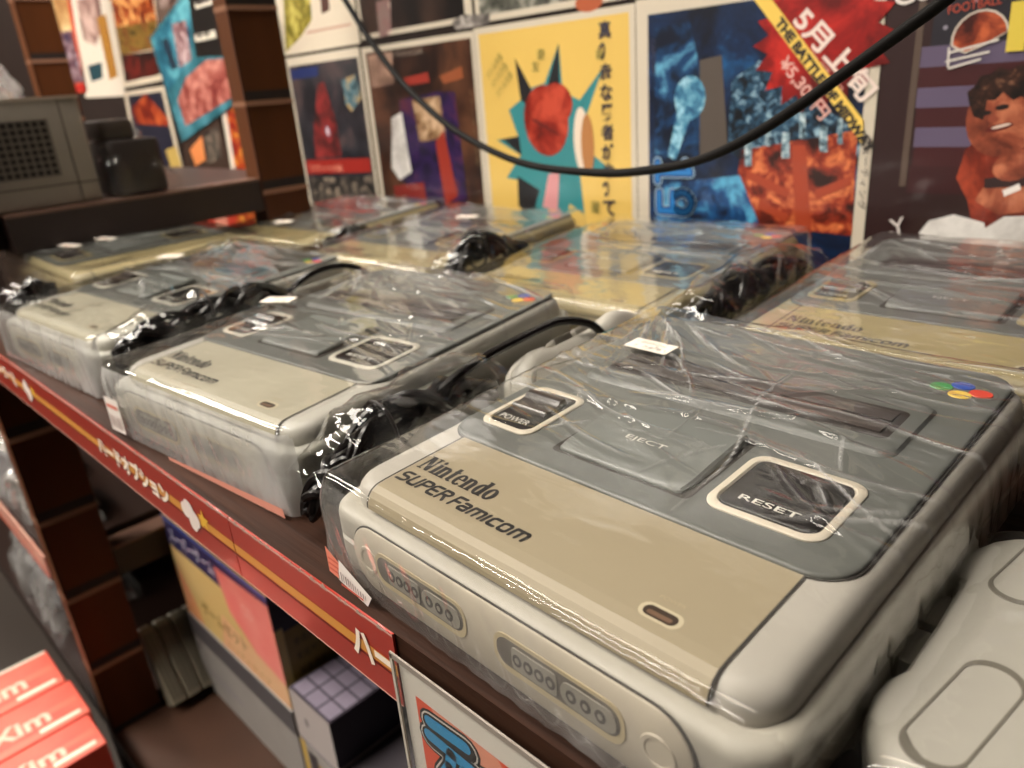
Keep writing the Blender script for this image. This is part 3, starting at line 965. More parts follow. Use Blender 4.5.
# ------------------------------------------------------------------ price strip along the shelf edge
def strip(label, x0, x1, seed, textruns, blobs):
    t = MB()
    Y = 119.6
    P = lambda x, z, d=0.0: (x, Y - d, z)
    zt_, zb = -186.5, -221.5
    t.box(x0, x1, Y, Y + 1.0, zb, zt_, mat('#a02a1c', .3, coat=.6))
    R = lambda a, b_, c, d, m, k: quad(t, a, b_, c, d, m, lambda u, v: P(u, v, k))
    R(x0, x1, -206.5, -201.0, mat('#c98b3f', .4), .15)
    R(x0, x1, -208.2, -207.2, mat('#5c140e', .4), .15)
    R(x0, x1, -221.5, -220.6, mat('#d9a596', .4), .15)
    R(x0, x1, -187.6, -186.5, mat('#c9a89a', .4), .15)
    rd = random.Random(seed)
    for k in range(int((x1 - x0) / 9)):    # torn paper nicks on the upper edge
        x = x0 + 4 + k * 9 + rd.uniform(-3, 3)
        t.poly([P(x, -188, .2), P(x + rd.uniform(2, 6), -188, .2), P(x + rd.uniform(1, 4), -185.2 + rd.uniform(-.6, .6), .2)], mat('#a8968a', .5))
    for s, xa, xb in textruns:
        put_text(t, s, mat('#efe0cf', .4), lambda u, v: P(xa + u, -210.5 + v, .5), 14.5, xb - xa, bold=.045)
    for kind, xc in blobs:
        if kind == 'cloud':
            for q_, (dx, dz, r) in enumerate(((-6, 1, 5), (0, 3, 6.5), (6, -1, 5.5), (2, -5, 5))):
                t.poly([P(px, pz, .4 + q_ * .05) for px, pz in ellipse(xc + dx, -204 + dz, r, r, 14)], mat('#e3d5cc', .4))
        elif kind == 'star':
            pts = []
            for k in range(10):
                r = 7 if k % 2 == 0 else 3
                a = math.radians(90 + 36 * k)
                pts.append(P(xc + r * math.cos(a), -201 + r * math.sin(a), .4))
            t.poly(pts, mat('#e0b03c', .4))
        elif kind == 'blocks':
            for i in range(3):
                for j in range(2):
                    quad(t, xc - 9 + i * 6, xc - 3.6 + i * 6, -217 + j * 6, -211.6 + j * 6, mat('#c07a2c' if (i + j) % 2 else '#d39a45', .4), lambda u, v: P(u, v, .4))
        else:
            c1, c2c = kind.split('/')
            for dz, w_, c in ((-2, 5, c1), (4, 4, c2c), (-8, 3.5, c1)):
                t.poly([P(px, pz, .4) for px, pz in ellipse(xc, -203 + dz, w_, 3.4, 10)], mat(c, .4))
    o = t.build('shelf_edge_strip', smooth=False)
    return tag(o, label, 'price strip', 'printed strips along the shelf edge')


tx = [hit(px, py, 1, 122.6)[0] for px, py in ((105, 437), (172, 497), (0, 370), (28, 385))]
strip('red and yellow shelf edge strip with long white writing below the left consoles', -921, -333, 3,
      [('ハードオプション', tx[0] - 8, tx[1] + 6), ('スーパーファミ', -835, -735)], [('cloud', -700), ('star', -682), ('cloud', -384), ('star', -366)])
strip('short red printed shelf edge strip with a few white strokes beside the orange sign', -332, -199, 5,
      [('ハー', -229, -200)], [])

# adjacent strip
b = MB()
b.box(-1900, -966, 124, 126, -521, -486, mat('#c9a190', .4, noise=.6, nscale=60, col2='#a04a34'))
quad(b, -1900, -966, -520, -514, mat('#b8503a', .4), lambda u, v: (u, 123.6, v))
put_text(b, 'ハードオプション', mat('#b8563e', .4), lambda u, v: (-1180 + u, 123.6, -511 + v), 18, 150)
o = b.build('shelf_edge_strip', smooth=False)
tag(o, 'pale pink shelf edge strip on the lower board of the neighbouring unit', 'price strip', 'printed strips along the shelf edge')

# ------------------------------------------------------------------ orange sign hanging from the edge
t = thing('paper_sign', 'white-bordered orange sign with big blue outlined characters in a clear sleeve on the shelf edge', 'sign', (-196, 118.6, SHELF - 9))
b = MB()
SY = 0.0
L = 0.0
P = lambda x, z, d=0.0: (x, -d, z)
b.box(0, 297, 0, .6, -210, 0, mat('#ece6dc', .4))
b.poly([P(8, -12, .1), P(289, -12, .1), P(289, -202, .1), P(8, -202, .1)], mat('#f2542c', .4))
# pale rays
for a, w_ in ((-8, 16), (-52, 15), (-85, 14), (-22, 7)):
    a0, a1 = math.radians(a), math.radians(a - w_)
    cx, cz = 60, -120
    r = 400
for tri in ([(17, -12), (52, -12), (120, -95), (60, -60)], [(80, -12), (150, -12), (120, -95)], [(8, -55), (8, -120), (120, -95)], [(8, -160), (30, -202), (90, -202), (120, -95)], [(200, -12), (289, -12), (289, -40), (120, -95)], [(150, -202), (240, -202), (120, -95)]):
    b.poly([P(x, z, .2) for x, z in tri], mat('#f4a184', .4))
def sign_strokes(pts_list, w_, m, d):
    for pts in pts_list:
        stroke(b, pts, w_, m, lambda u, v: P(u, v, d), 6)
g = hit
GL = [[(16, -20.5), (36, -19)], [(14.5, -28), (40, -28.5)], [(27, -29), (25, -37), (20, -45)],
      [(33.5, -33), (34, -37)], [(37.5, -32.5), (38, -36.5)],
      [(45, -27.5), (68, -28), (66, -42), (52, -56)], [(62, -19), (64, -23)], [(68, -18), (70, -22)],
      [(80, -24), (108, -24)], [(94, -24), (94, -50), (82, -58)], [(114, -20), (132, -20), (130, -44), (116, -56)]]
sign_strokes(GL, 13.5, INK, .3)
sign_strokes(GL, 11.3, mat('#e9e3dc', .4), .4)
sign_strokes(GL, 9.8, INK, .5)
sign_strokes([[(x - .7, z + .9) for x, z in s_] for s_ in GL], 5.6, mat('#1a9ad6', .35), .6)
o = b.build('printed_sheet', t, smooth=False)
b = MB()
b.box(-2, 300, -1.8, -1.5, -212, 4, FILM_FLAT)
b.box(-2, 300, -2.2, -1.4, 2, 4.5, mat('#8f857b', .3)); b.box(-2.2, -.6, -2.2, -1.4, -212, 4, mat('#b5aca0', .3))
b.build('clear_sleeve', t, smooth=False)


# ------------------------------------------------------------------ posters on the wall
def noise_mat(c1, c2, c3, scale, seed, thr=(.38, .62), stretch=(1, 1, 1), dist=.5, rough=.35):
    key = ('n', c1, c2, c3, scale, seed, thr, stretch, dist)
    if key in MATS:
        return MATS[key]
    m = bpy.data.materials.new('print_%d' % len(MATS))
    m.use_nodes = True
    nt = m.node_tree
    bs = nt.nodes['Principled BSDF']
    bs.inputs['Roughness'].default_value = rough
    tc = nt.nodes.new('ShaderNodeTexCoord'); mp = nt.nodes.new('ShaderNodeMapping')
    mp.inputs['Location'].default_value = (seed * 3.1, seed * 1.7, seed)
    mp.inputs['Scale'].default_value = stretch
    nz = nt.nodes.new('ShaderNodeTexNoise'); nz.inputs['Scale'].default_value = scale * 2.0; nz.inputs['Detail'].default_value = 6; nz.inputs['Roughness'].default_value = .62; nz.inputs['Distortion'].default_value = dist
    cr = nt.nodes.new('ShaderNodeValToRGB')
    dk = lambda c, k: tuple(v * k for v in rgb(c)[:3]) + (1,)
    e = cr.color_ramp.elements
    e[0].position = thr[0]; e[0].color = dk(c1, .40)
    e[1].position = thr[1]; e[1].color = dk(c3, .92)
    k = e.new((thr[0] + thr[1]) / 2); k.color = dk(c2, .60)
    nt.links.new(tc.outputs['Object'], mp.inputs['Vector']); nt.links.new(mp.outputs['Vector'], nz.inputs['Vector'])
    nt.links.new(nz.outputs['Fac'], cr.inputs['Fac']); nt.links.new(cr.outputs['Color'], bs.inputs['Base Color'])
    bs.inputs['Coat Weight'].default_value = .35
    bs.inputs['Coat Roughness'].default_value = .12
    MATS[key] = m
    return m


PAPER = mat('#c6bba8', .4, coat=.2)
WY = 663.0


class Poster:
    def __init__(self, x0, x1, z0, z1, paper=None, y=WY):
        self.b = MB(); self.y = y; self.k = 0.35
        self.b.box(x0, x1, y - .3, y, z0, z1, paper or PAPER)

    def P(self, x, z):
        return (x, self.y - self.k, z)

    def poly(self, pts, m, px=False):
        self.k += .04
        pts = [W(*p, self.y) if px else p for p in pts]
        self.b.poly([self.P(*p) for p in pts], m)
        return self

    def rect(self, x0, x1, z0, z1, m):
        return self.poly([(x0, z0), (x1, z0), (x1, z1), (x0, z1)], m)

    def text(self, s, x, z, h, m, w=None, ang=0.0, bold=0.0):
        self.k += .04
        c, s_ = math.cos(ang), math.sin(ang)
        put_text(self.b, s, m, lambda u, v: self.P(x + u * c - v * s_, z + u * s_ + v * c), h, w, bold)
        return self

    def column(self, s, x, z, h, step, m, bold=0.0):
        for i, ch in enumerate(s):
            self.text(ch, x, z - i * step, h, m, h if ch not in 'っ。' else h * .5, bold=bold)
        return self

    def done(self, label, group='game posters covering the back wall'):
        o = self.b.build('poster', smooth=False)
        return tag(o, label, 'poster', group)


# yellow poster
p = Poster(-703, -474, -240, 64)
p.rect(-695, -481, -232, 57, mat('#d6b35e', .35, coat=.3))
teal = mat('#2f7f84', .4, coat=.3); blk = mat('#17181c', .4, coat=.3); red = noise_mat('#8f1f14', '#b3301f', '#c24a34', 14, 2)
def pxs(pts, m): p.poly(pts, m, px=True)
# many-pointed dark star behind a red balloon shape
pxs([(521, 100), (515, 58), (531, 88), (545, 83), (559, 43), (563, 92), (580, 100), (604, 66), (585, 120), (575, 140), (612, 170), (580, 172), (585, 215), (560, 196), (545, 214), (524, 205), (520, 180), (507, 178), (521, 155), (497, 140), (519, 138), (509, 110)], teal)
pxs([(521, 100), (515, 58), (531, 88), (534, 110)], blk); pxs([(546, 92), (559, 43), (560, 92), (556, 100)], blk); pxs([(578, 112), (604, 66), (582, 104)], blk)
pxs([(504, 140), (497, 140), (519, 136), (522, 156)], blk); pxs([(519, 208), (518, 176), (540, 190), (534, 212)], blk); pxs([(556, 215), (562, 160), (575, 180), (568, 212)], teal)
p.poly(ellipse(*W(546, 121), 33, 38, 30, rot=.2), red)
p.poly(ellipse(*W(556, 104), 24, 22, 24), red)
p.poly(ellipse(*W(582, 140), 11, 34, 20), mat('#d9c8b4', .4)); p.poly(ellipse(*W(588, 145), 9, 32, 20), mat('#a8713f', .4))
pxs([(543, 208), (549, 174), (560, 172), (558, 210)], mat('#c98a8c', .4)); pxs([(534, 118), (560, 134), (561, 136), (533, 121)], mat('#5a120c', .5))
ink = mat('#2a2430', .5)
p.column('真っ赤な勇者がやってくる。', -519, 36, 16.5, 19.6, ink, bold=.03)
dg = mat('#55602a', .5)
for k in range(3):
    x, z = W(490 + k * 5, 80 + k * 9); p.text('バトル大会', x, z, 9, dg, 34, .72)
x, z = W(538, 60); p.text('遊', x, z, 11, dg); x, z = W(533, 72); p.text('友', x, z, 11, dg); x, z = W(597, 60); p.text('新', x, z, 10, dg); x, z = W(592, 212); p.text('星', x, z, 12, dg)
x, z = W(603, 226); p.rect(x, x + 20, z - 4, z + 4, mat('#c7612b', .4))
p.done('yellow poster with dark star shape, red balloon and a column of Japanese writing')

# blue battle poster
p = Poster(-473, -240, -240, 66)
p.rect(-459, -250, -232, 52, noise_mat('#0b1630', '#12305a', '#1d5f95', 9, 5, (.4, .68)))
p.poly([(655, 28), (690, 22), (705, 90), (700, 150), (675, 190), (655, 190)], noise_mat('#0b1c3a', '#1b5186', '#6bb2d2', 16, 8, (.42, .68)), px=True)
p.poly([(700, 60), (722, 55), (728, 150), (700, 165)], mat('#4a4038', .5), px=True)
p.poly(ellipse(*W(690, 98), 17, 20, 18), noise_mat('#2b74ac', '#63b0d4', '#a8d6e6', 40, 3))
p.poly([(680, 98), (694, 108), (676, 160), (668, 156)], noise_mat('#2b74ac', '#58a6cc', '#9ccfe2', 50, 4), px=True)
p.poly([(728, 150), (732, 80), (760, 60), (800, 95), (862, 130), (858, 165), (800, 160), (760, 175)], noise_mat('#0d1422', '#2f5f80', '#9bbccb', 60, 6, (.4, .66)), px=True)
p.poly([(742, 150), (858, 130), (852, 236), (745, 222), (735, 190)], noise_mat('#3a120e', '#b33a1e', '#ef8a50', 28, 7, (.36, .66)), px=True)
p.poly([(655, 185), (740, 175), (760, 225), (740, 240), (657, 240)], noise_mat('#0d1d45', '#1c5c9c', '#57a9cf', 22, 9, (.4, .66)), px=True)
for x0_, y0_, x1_ in ((745, 140, 752), (765, 120, 771), (782, 132, 790), (800, 112, 806), (820, 126, 828), (838, 118, 843)):
    p.poly([(x0_, y0_), (x1_, y0_), (x1_, y0_ + 26), (x0_, y0_ + 26)], noise_mat('#15202c', '#8fb4c4', '#c8d8dc', 80, 11), px=True)
for pts in ([(748, 170), (790, 190), (788, 198), (746, 178)], [(792, 145), (806, 145), (812, 232), (796, 232)], [(815, 190), (852, 175), (852, 185), (816, 200)], [(760, 200), (790, 215), (786, 222), (758, 208)]):
    p.poly(pts, mat('#9c3a1c', .4, coat=.2), px=True)
# starburst
cx, cz = W(818, 40)
pts = []
rd = random.Random(2)
for k in range(36):
    a = 2 * PI * k / 36
    r = (60 if k % 2 == 0 else 46) * (1.05 if math.cos(a - .9) > 0 else .95)
    pts.append((cx + r * math.cos(a), cz + r * math.sin(a)))
p.poly(pts, noise_mat('#8f1412', '#b01a17', '#c42a22', 12, 12))
x, z = W(812, 22); p.text('5月上旬', x - 18, z + 0, 21, mat('#e2cfc4', .4), 92, -.80, bold=.03)
x, z = W(797, 38); p.text('発売予定', x - 10, z - 2, 12, mat('#c98a80', .4), 66, -.80)
x, z = W(780, 58); p.text('¥5,300円', x - 2, z - 6, 13, mat('#d8a79c', .4), 62, -.86, bold=.02)
p.poly([(752, -4), (770, -4), (864, 120), (863, 144)], mat('#e5c15a', .35, coat=.3), px=True)
x, z = W(775, 21); p.text('THE BATTLE OF MIDWAY', x, z - 2, 8.6, mat('#1f1710', .5), 138, -.885, bold=.06)
# big outlined 19
X9, Z9 = W(655, 170)
def d9(pts_list, w_, m_):
    for pts in pts_list:
        p.k += .01
        stroke(p.b, [(X9 + a, Z9 + c_) for a, c_ in pts], w_, m_, p.P, 5)
G9 = [[(4, 8), (4, -10)], [(4, -2), (42, -2)], [(42, -2), (36, 8)],
      [(6, -22), (6, -40)], [(6, -40), (30, -40)] , [(22, -22), (22, -40)], [(22, -22)] + arc(33, -31, 11, 140, -140, 10, 10) + [(22, -40)], ]
d9(G9, 10.5, mat('#a8c4d2', .4)); d9(G9, 8.6, mat('#12336e', .4)); d9(G9, 4.6, mat('#2374b8', .4))
x, z = W(655, 30); p.text('CAPCOM', x - 4, z - 8, 5.5, mat('#3b3b52', .5), 30, -PI / 2)
p.text('シューティング', -247, -60, 6.5, ink, 60, -PI / 2)
p.done('blue and red battle poster with starburst, yellow banner and outlined numerals')

# football poster
p = Poster(-239, 60, -240, 120, mat('#2a1615', .35, coat=.5))
p.rect(-238, -206, -240, 120, mat('#280f0f', .4, coat=.4))
p.rect(-205, 60, 3, 120, mat('#1d1a24', .4, coat=.5))
for k in range(6):
    z1_ = 3 - k * 14.5
    p.rect(-212 + k * .8, 60, z1_ - 14.5, z1_, mat('#5c5068' if k % 2 == 0 else '#3c1014', .4, coat=.5))
p.rect(-210, 60, -105, -84, mat('#340d10', .4, coat=.4)); p.rect(-216, -211, -100, 60, mat('#54443a', .4, coat=.4))
for i in range(5):
    for j in range(4):
        p.poly(ellipse(-196 + i * 18, 15 + j * 16, 1.8, 1.8, 5), mat('#8a8490', .5))
x, z = W(890, 8); p.text('Gem', x + 4, z, 13, mat('#d8d0c8', .4), 40, .12, bold=.03)
# helmet with face bars
x, z = W(978, 40)
p.poly([(x - 16 + a * .78, z + 4 + b_ * .7) for a, b_ in arc(22, -4, 24, 10, 190, 10, 27) + [(4, -14), (12, -18), (30, -10)]], mat('#c4b9ab', .4))
p.poly([(x - 16 + a * .78, z + 4 + b_ * .7) for a, b_ in arc(22, -4, 22, 10, 190, 10, 25) + [(6, -12), (12, -16), (28, -9)]], noise_mat('#5c1d14', '#a84428', '#c46038', 20, 15))
for a, b_ in (((-24, -16), (14, -8)), ((-26, -24), (8, -18)), ((-22, -30), (2, -24))):
    p.k += .04
    stroke(p.b, [(x + 2 + a[0] * .8, z + 5 + a[1] * .75), (x + 2 + b_[0] * .8, z + 5 + b_[1] * .75)], 1.6, mat('#cfc8c0', .4), p.P, 3)
p.k += .04
stroke(p.b, [(x - 18, z - 4), (x - 17, z - 18), (x, z - 14)], 1.6, mat('#cfc8c0', .4), p.P, 3)
x, z = W(1006, 52); p.text('F', x, z, 32, mat('#d8c04c', .35, coat=.3), 26, .02, bold=.05)
x, z = W(955, 14); p.text('FOOTBALL', x - 4, z, 6, mat('#b44a34', .4), 34, .1)
# boy in orange jersey and white trousers
skin = noise_mat('#7c3322', '#b0573b', '#cd7c58', 22, 18, (.3, .7)); jer = noise_mat('#4e150e', '#93301a', '#b84a2c', 18, 19, (.3, .7))
hair = noise_mat('#1c0f0c', '#4a2a1e', '#8a6048', 60, 20, (.4, .7)); wht = noise_mat('#b3aca6', '#d9d3cc', '#ece8e2', 8, 21, (.2, .6))
p.poly([(957, 178), (966, 150), (985, 132), (1010, 138), (1060, 140), (1060, 235), (975, 235), (968, 200)], jer, px=True)
p.poly(ellipse(*W(1006, 114), 25, 30, 28, rot=-.15), skin)
p.poly([(984, 120), (974, 116), (970, 104), (968, 92), (978, 84), (980, 76), (992, 74), (1000, 67), (1010, 70), (1022, 64), (1034, 70), (1050, 80), (1052, 150), (1036, 138), (1032, 104), (1022, 96), (1014, 100), (1004, 92), (996, 100), (988, 100)], hair, px=True)
x, z = W(986, 113); p.poly(ellipse(x, z, 4.2, 1.8, 10, rot=.15), mat('#1d0e0b', .4)); x, z = W(1003, 107); p.poly(ellipse(x, z, 4.6, 2, 10, rot=.15), mat('#1d0e0b', .4))
x, z = W(994, 119); p.poly(ellipse(x, z, 3.6, 2.6, 10), mat('#8c4028', .5)); x, z = W(1000, 127); p.poly(ellipse(x, z, 9, 2.4, 12, rot=.25), mat('#5c1a14', .4)); p.poly(ellipse(x + 1, z + .8, 6.5, 1.1, 10, rot=.25), mat('#d8c4b4', .4))
p.poly([(975, 200), (985, 186), (1060, 184), (1060, 206), (1000, 215)], skin, px=True); p.poly([(985, 178), (1060, 170), (1060, 184), (985, 188)], mat('#2a1312', .5), px=True)
p.poly(ellipse(*W(1015, 165), 14, 11, 16, rot=.4), skin); p.poly([(1003, 190), (1020, 183), (1022, 189), (1005, 196)], mat('#e4ddd6', .4), px=True)
p.poly([(920, 232), (930, 220), (955, 214), (985, 222), (990, 250), (925, 262)], wht, px=True); p.poly([(982, 255), (985, 228), (1005, 216), (1060, 214), (1060, 262), (985, 262)], wht, px=True)
x, z = W(893, 236); p.text('Y', x, z, 14, mat('#d5ccc6', .4), 12, .3)
p.done('dark poster of a smiling boy in orange football jersey before a striped flag')

# brown poster
p = Poster(-930, -704, -240, 62)
p.rect(-921, -709, -232, 55, noise_mat('#2e1a14', '#4a2c1e', '#5e3a26', 6, 30))
p.poly([(368, 56), (392, 52), (394, 84), (372, 88)], noise_mat('#8a6a5c', '#a07c6a', '#b08c78', 14, 31), px=True)
p.poly([(400, 100), (436, 92), (455, 92), (468, 200), (430, 204), (402, 180)], noise_mat('#20183c', '#38205a', '#5a2a3a', 12, 32), px=True)
p.poly([(412, 100), (440, 96), (446, 138), (420, 142)], noise_mat('#8a5c3c', '#b08a62', '#c8a888', 26, 33), px=True)
p.poly([(392, 118), (402, 112), (412, 172), (400, 180), (392, 168)], wht, px=True)
p.poly([(436, 142), (444, 130), (458, 196), (446, 206)], mat('#8c2a1a', .4, coat=.3), px=True); p.poly([(394, 186), (424, 182), (430, 215), (398, 215)], mat('#7c2018', .4, coat=.3), px=True)
p.poly([(404, 78), (428, 72), (430, 82), (406, 86)], mat('#8c2a1e', .4), px=True); p.poly([(440, 76), (462, 66), (464, 78), (444, 84)], mat('#8a4a2a', .4), px=True)
x, z = W(378, 58); p.text('SPACE RANGER', x, z - 2, 6, mat('#8c7c70', .4), 96, 0)
p.text('ファンタジー大作', -718, 0, 5, mat('#7c6a4c', .4), 90, -PI / 2)
p.done('dark brown poster with purple cloaked red-legged figures, left of the yellow poster')

# dark blue-red poster
p = Poster(-1131, -935, -240, 64)
p.rect(-1126, -941, -232, 52, noise_mat('#191c26', '#2b2c34', '#4a3c3c', 7, 40))
p.poly([(290, 70), (318, 66), (318, 76), (292, 80)], mat('#1a2858', .4), px=True)
p.poly([(342, 80), (356, 74), (362, 98), (352, 112), (346, 104)], noise_mat('#2e5c68', '#6a94a0', '#b8924c', 30, 41), px=True)
p.poly([(318, 84), (324, 82), (336, 120), (342, 156), (316, 158), (314, 130)], noise_mat('#3a1618', '#7a2020', '#8c2c2a', 18, 42), px=True)
p.poly(ellipse(*W(328, 131), 11, 13, 16), mat('#6c1c22', .4)); p.poly(ellipse(*W(328, 131), 5, 7, 12), mat('#b8a8b4', .4))
p.poly([(306, 160), (370, 158), (372, 172), (308, 174)], mat('#8a2018', .4), px=True)
x, z = W(312, 171); p.text('ロボット大戦', x, z, 11, mat('#d8907c', .4), 90)
p.poly([(310, 178), (374, 176), (376, 205), (314, 208)], noise_mat('#1a1c1e', '#4a4440', '#8a7c6c', 30, 43), px=True)
p.done('dark slate poster with red figure and red writing bar, right of the dark upright post')

# upper row
p = Poster(-1131, -930, 68, 360, mat('#c9bda9', .4))
p.poly([(282, -40), (308, -40), (312, 20), (300, 38), (286, 52)], noise_mat('#8c8a34', '#b8a444', '#c8bc64', 30, 50), px=True)
p.poly([(318, -30), (326, -30), (330, 10), (322, 14)], mat('#4a2c24', .4), px=True); p.rect(-1060, -945, 92, 95, mat('#b08878', .4))
p.poly([(376, 2), (390, -2), (392, 34), (380, 38)], noise_mat('#c4a49a', '#a87c78', '#d8c4b4', 20, 51), px=True)
p.done('white poster with yellow flowers above the dark slate poster')
p = Poster(-925, -702, 72, 360)
p.rect(-919, -715, 78, 350, noise_mat('#1c1310', '#2c1e18', '#3c2a22', 6, 55))
p.poly([(452, 22), (462, 15), (490, 14), (490, 24), (456, 30)], noise_mat('#5c5450', '#98908a', '#c8c0b8', 30, 56), px=True)
p.done('nearly black poster above the brown poster')
p = Poster(-697, -478, 69, 360)
p.rect(-690, -484, 76, 350, noise_mat('#4c4c44', '#7c7c70', '#a8a498', 24, 60))
p.poly(ellipse(*W(589, 2), 18, 9, 16), mat('#a4502c', .4))
p.done('grey-green poster with an orange spot above the yellow poster')
p = Poster(-470, -245, 71, 360)
p.rect(-462, -252, 80, 350, noise_mat('#6c6458', '#8c8478', '#b0a898', 16, 65))
p.done('pale poster directly above the blue battle poster')


# left section of the wall, beyond the post
def wl(px, py):
    return W(px, py)


def quadposter(pxpts, m, label, inner=(), y=WY, texts=()):
    """free-standing sheet whose corners lie on the wall where the photo shows them"""
    b = MB()
    w = [W(a, c, y) for a, c in pxpts]
    b.loft([[(x, y, z) for x, z in w], [(x, y - .5, z) for x, z in w]], m)
    k = .6
    for pts, mm in inner:
        k += .06
        b.poly([(x, y - k, z) for x, z in (W(a, c, y) for a, c in pts)], mm)
    for s, (a, c), h, wd, ang, mm in texts:
        k += .06
        x, z = W(a, c, y)
        cs_, sn = math.cos(ang), math.sin(ang)
        put_text(b, s, mm, lambda u, v: (x + u * cs_ - v * sn, y - k, z + u * sn + v * cs_), h, wd, .02)
    return tag(b.build('poster', smooth=False), label, 'poster', 'game posters covering the back wall')


quadposter([(37, -10), (68, -10), (88, 92), (62, 94)], mat('#c24a2c', .4), 'tall warm poster of blue and orange figures at the far left, red along its foot',
           [([(38, -10), (66, -10), (72, 30), (46, 34)], noise_mat('#d88a44', '#e8b878', '#f0d8a0', 9, 70)), ([(46, 34), (72, 30), (84, 82), (58, 86)], noise_mat('#3c3c6c', '#8c5a5c', '#b8a8b4', 26, 71)), ([(60, 88), (84, 84), (86, 90), (62, 94)], mat('#a81c1c', .4))])
quadposter([(70, -10), (108, -10), (126, 96), (86, 98)], mat('#cfc4b4', .4), 'white-margined poster with pink face and ochre stripe',
           [([(76, 0), (100, -4), (103, 26), (96, 46), (84, 40)], noise_mat('#a87c74', '#c49c90', '#cfb0a4', 12, 72)), ([(97, 18), (106, 14), (118, 76), (110, 80)], mat('#9c6c28', .4)), ([(88, 66), (102, 62), (103, 78), (92, 82)], mat('#1c3c44', .4))])
quadposter([(107, -10), (154, -10), (164, 80), (124, 88)], mat('#cdbfa9', .4), 'poster of orange explosions over black, left of the tilted blue poster',
           [([(110, -10), (152, -10), (157, 20), (116, 28)], noise_mat('#8c2c14', '#cc5c24', '#e8b068', 24, 74)), ([(116, 28), (157, 20), (160, 48), (121, 55)], noise_mat('#5c4418', '#a88438', '#6c2414', 24, 75)), ([(121, 55), (160, 50), (162, 74), (126, 82)], noise_mat('#1c0c0a', '#3c1410', '#6c1c14', 12, 76))])
quadposter([(124, 92), (164, 86), (184, 172), (140, 180)], mat('#cdbfa9', .4), 'dark poster with red mountain and gold emblem behind the grey box',
           [([(128, 96), (162, 91), (180, 170), (142, 176)], mat('#1c1c2c', .4)), ([(132, 108), (146, 94), (168, 118), (170, 126), (138, 124)], noise_mat('#8c1c10', '#b83c1c', '#c45c2c', 20, 78)), ([(166, 150), (176, 146), (182, 166), (172, 170)], mat('#b89c54', .4))])
quadposter([(155, -10), (186, -10), (190, 40), (168, 30), (158, 22)], mat('#5c4a40', .4), 'brown poster corner above the tilted blue poster',
           [([(158, -10), (184, -10), (180, 4), (160, 10)], noise_mat('#3c2c28', '#7c5c50', '#a8948c', 20, 79))])
quadposter([(150, 38), (192, -18), (238, 22), (243, 98), (182, 142)], noise_mat('#2c7484', '#3f8a9a', '#5a9cac', 10, 85, (.3,.7)), 'tilted turquoise poster with pink red figures, overlapping its neighbours',
           [([(152, 40), (190, -8), (192, 60), (168, 92)], noise_mat('#1f6c8c', '#3c94b0', '#68b4c0', 10, 80)), ([(186, 78), (206, 60), (232, 58), (238, 94), (186, 126), (178, 100)], noise_mat('#a83c38', '#c86c60', '#d89484', 18, 81)), ([(172, 24), (186, 20), (192, 60), (180, 68)], noise_mat('#5c3c44', '#a87478', '#c8b0b0', 30, 82)), ([(162, 40), (168, 38), (178, 68), (172, 70)], mat('#1c2c3c', .4))], y=WY - 3)
quadposter([(183, 140), (222, 112), (232, 172), (186, 172)], mat('#3c2c24', .4), 'dark poster with glowing orange shape below the tilted turquoise poster',
           [([(190, 150), (202, 136), (206, 160), (196, 166)], mat('#d8844c', .4)), ([(204, 134), (218, 126), (222, 158), (208, 164)], noise_mat('#2c2c2c', '#5c544c', '#8c7c6c', 30, 84))])
quadposter([(218, 112), (240, 98), (258, 175), (232, 174)], mat('#d6c8b8', .4), 'narrow red and orange poster beside the dark upright post',
           [([(226, 108), (240, 102), (252, 172), (236, 172)], noise_mat('#a81c14', '#c8381c', '#e89c3c', 26, 86))])
quadposter([(192, 208), (262, 200), (266, 222), (196, 232)], mat('#a83424', .4), 'red poster glimpsed under the neighbouring board',
           [([(214, 208), (226, 206), (228, 226), (216, 228)], mat('#c8806c', .4)), ([(234, 204), (262, 201), (264, 220), (238, 224)], noise_mat('#a81c14', '#c8481c', '#e8b04c', 30, 88))])

# black hanging price board
b = MB()
w = [W(188, -20, 600), W(228, -20, 600), W(232, 56, 600), W(198, 57, 600)]
b.loft([[(x, 600, z) for x, z in w], [(x, 597, z) for x, z in w]], mat('#15110f', .35))
for i, (cy_, s_) in enumerate(((3, '88'), (36, '99'))):
    x0_, z0_ = W(198, cy_ + 6, 600); x1_, z1_ = W(217, cy_ - 6, 600)
    b.box(x0_, x1_, 596.2, 597, z0_, z1_, mat('#d8d0c0', .4))
    put_text(b, s_, mat('#2a2420', .5), lambda u, v: (x0_ + 5 + u, 596, z0_ + 4 + v), (z1_ - z0_) * .6, (x1_ - x0_) * .7, .03)
tag(b.build('price_board', smooth=False), 'black hanging board with two white number cards by the upright post', 'sign')

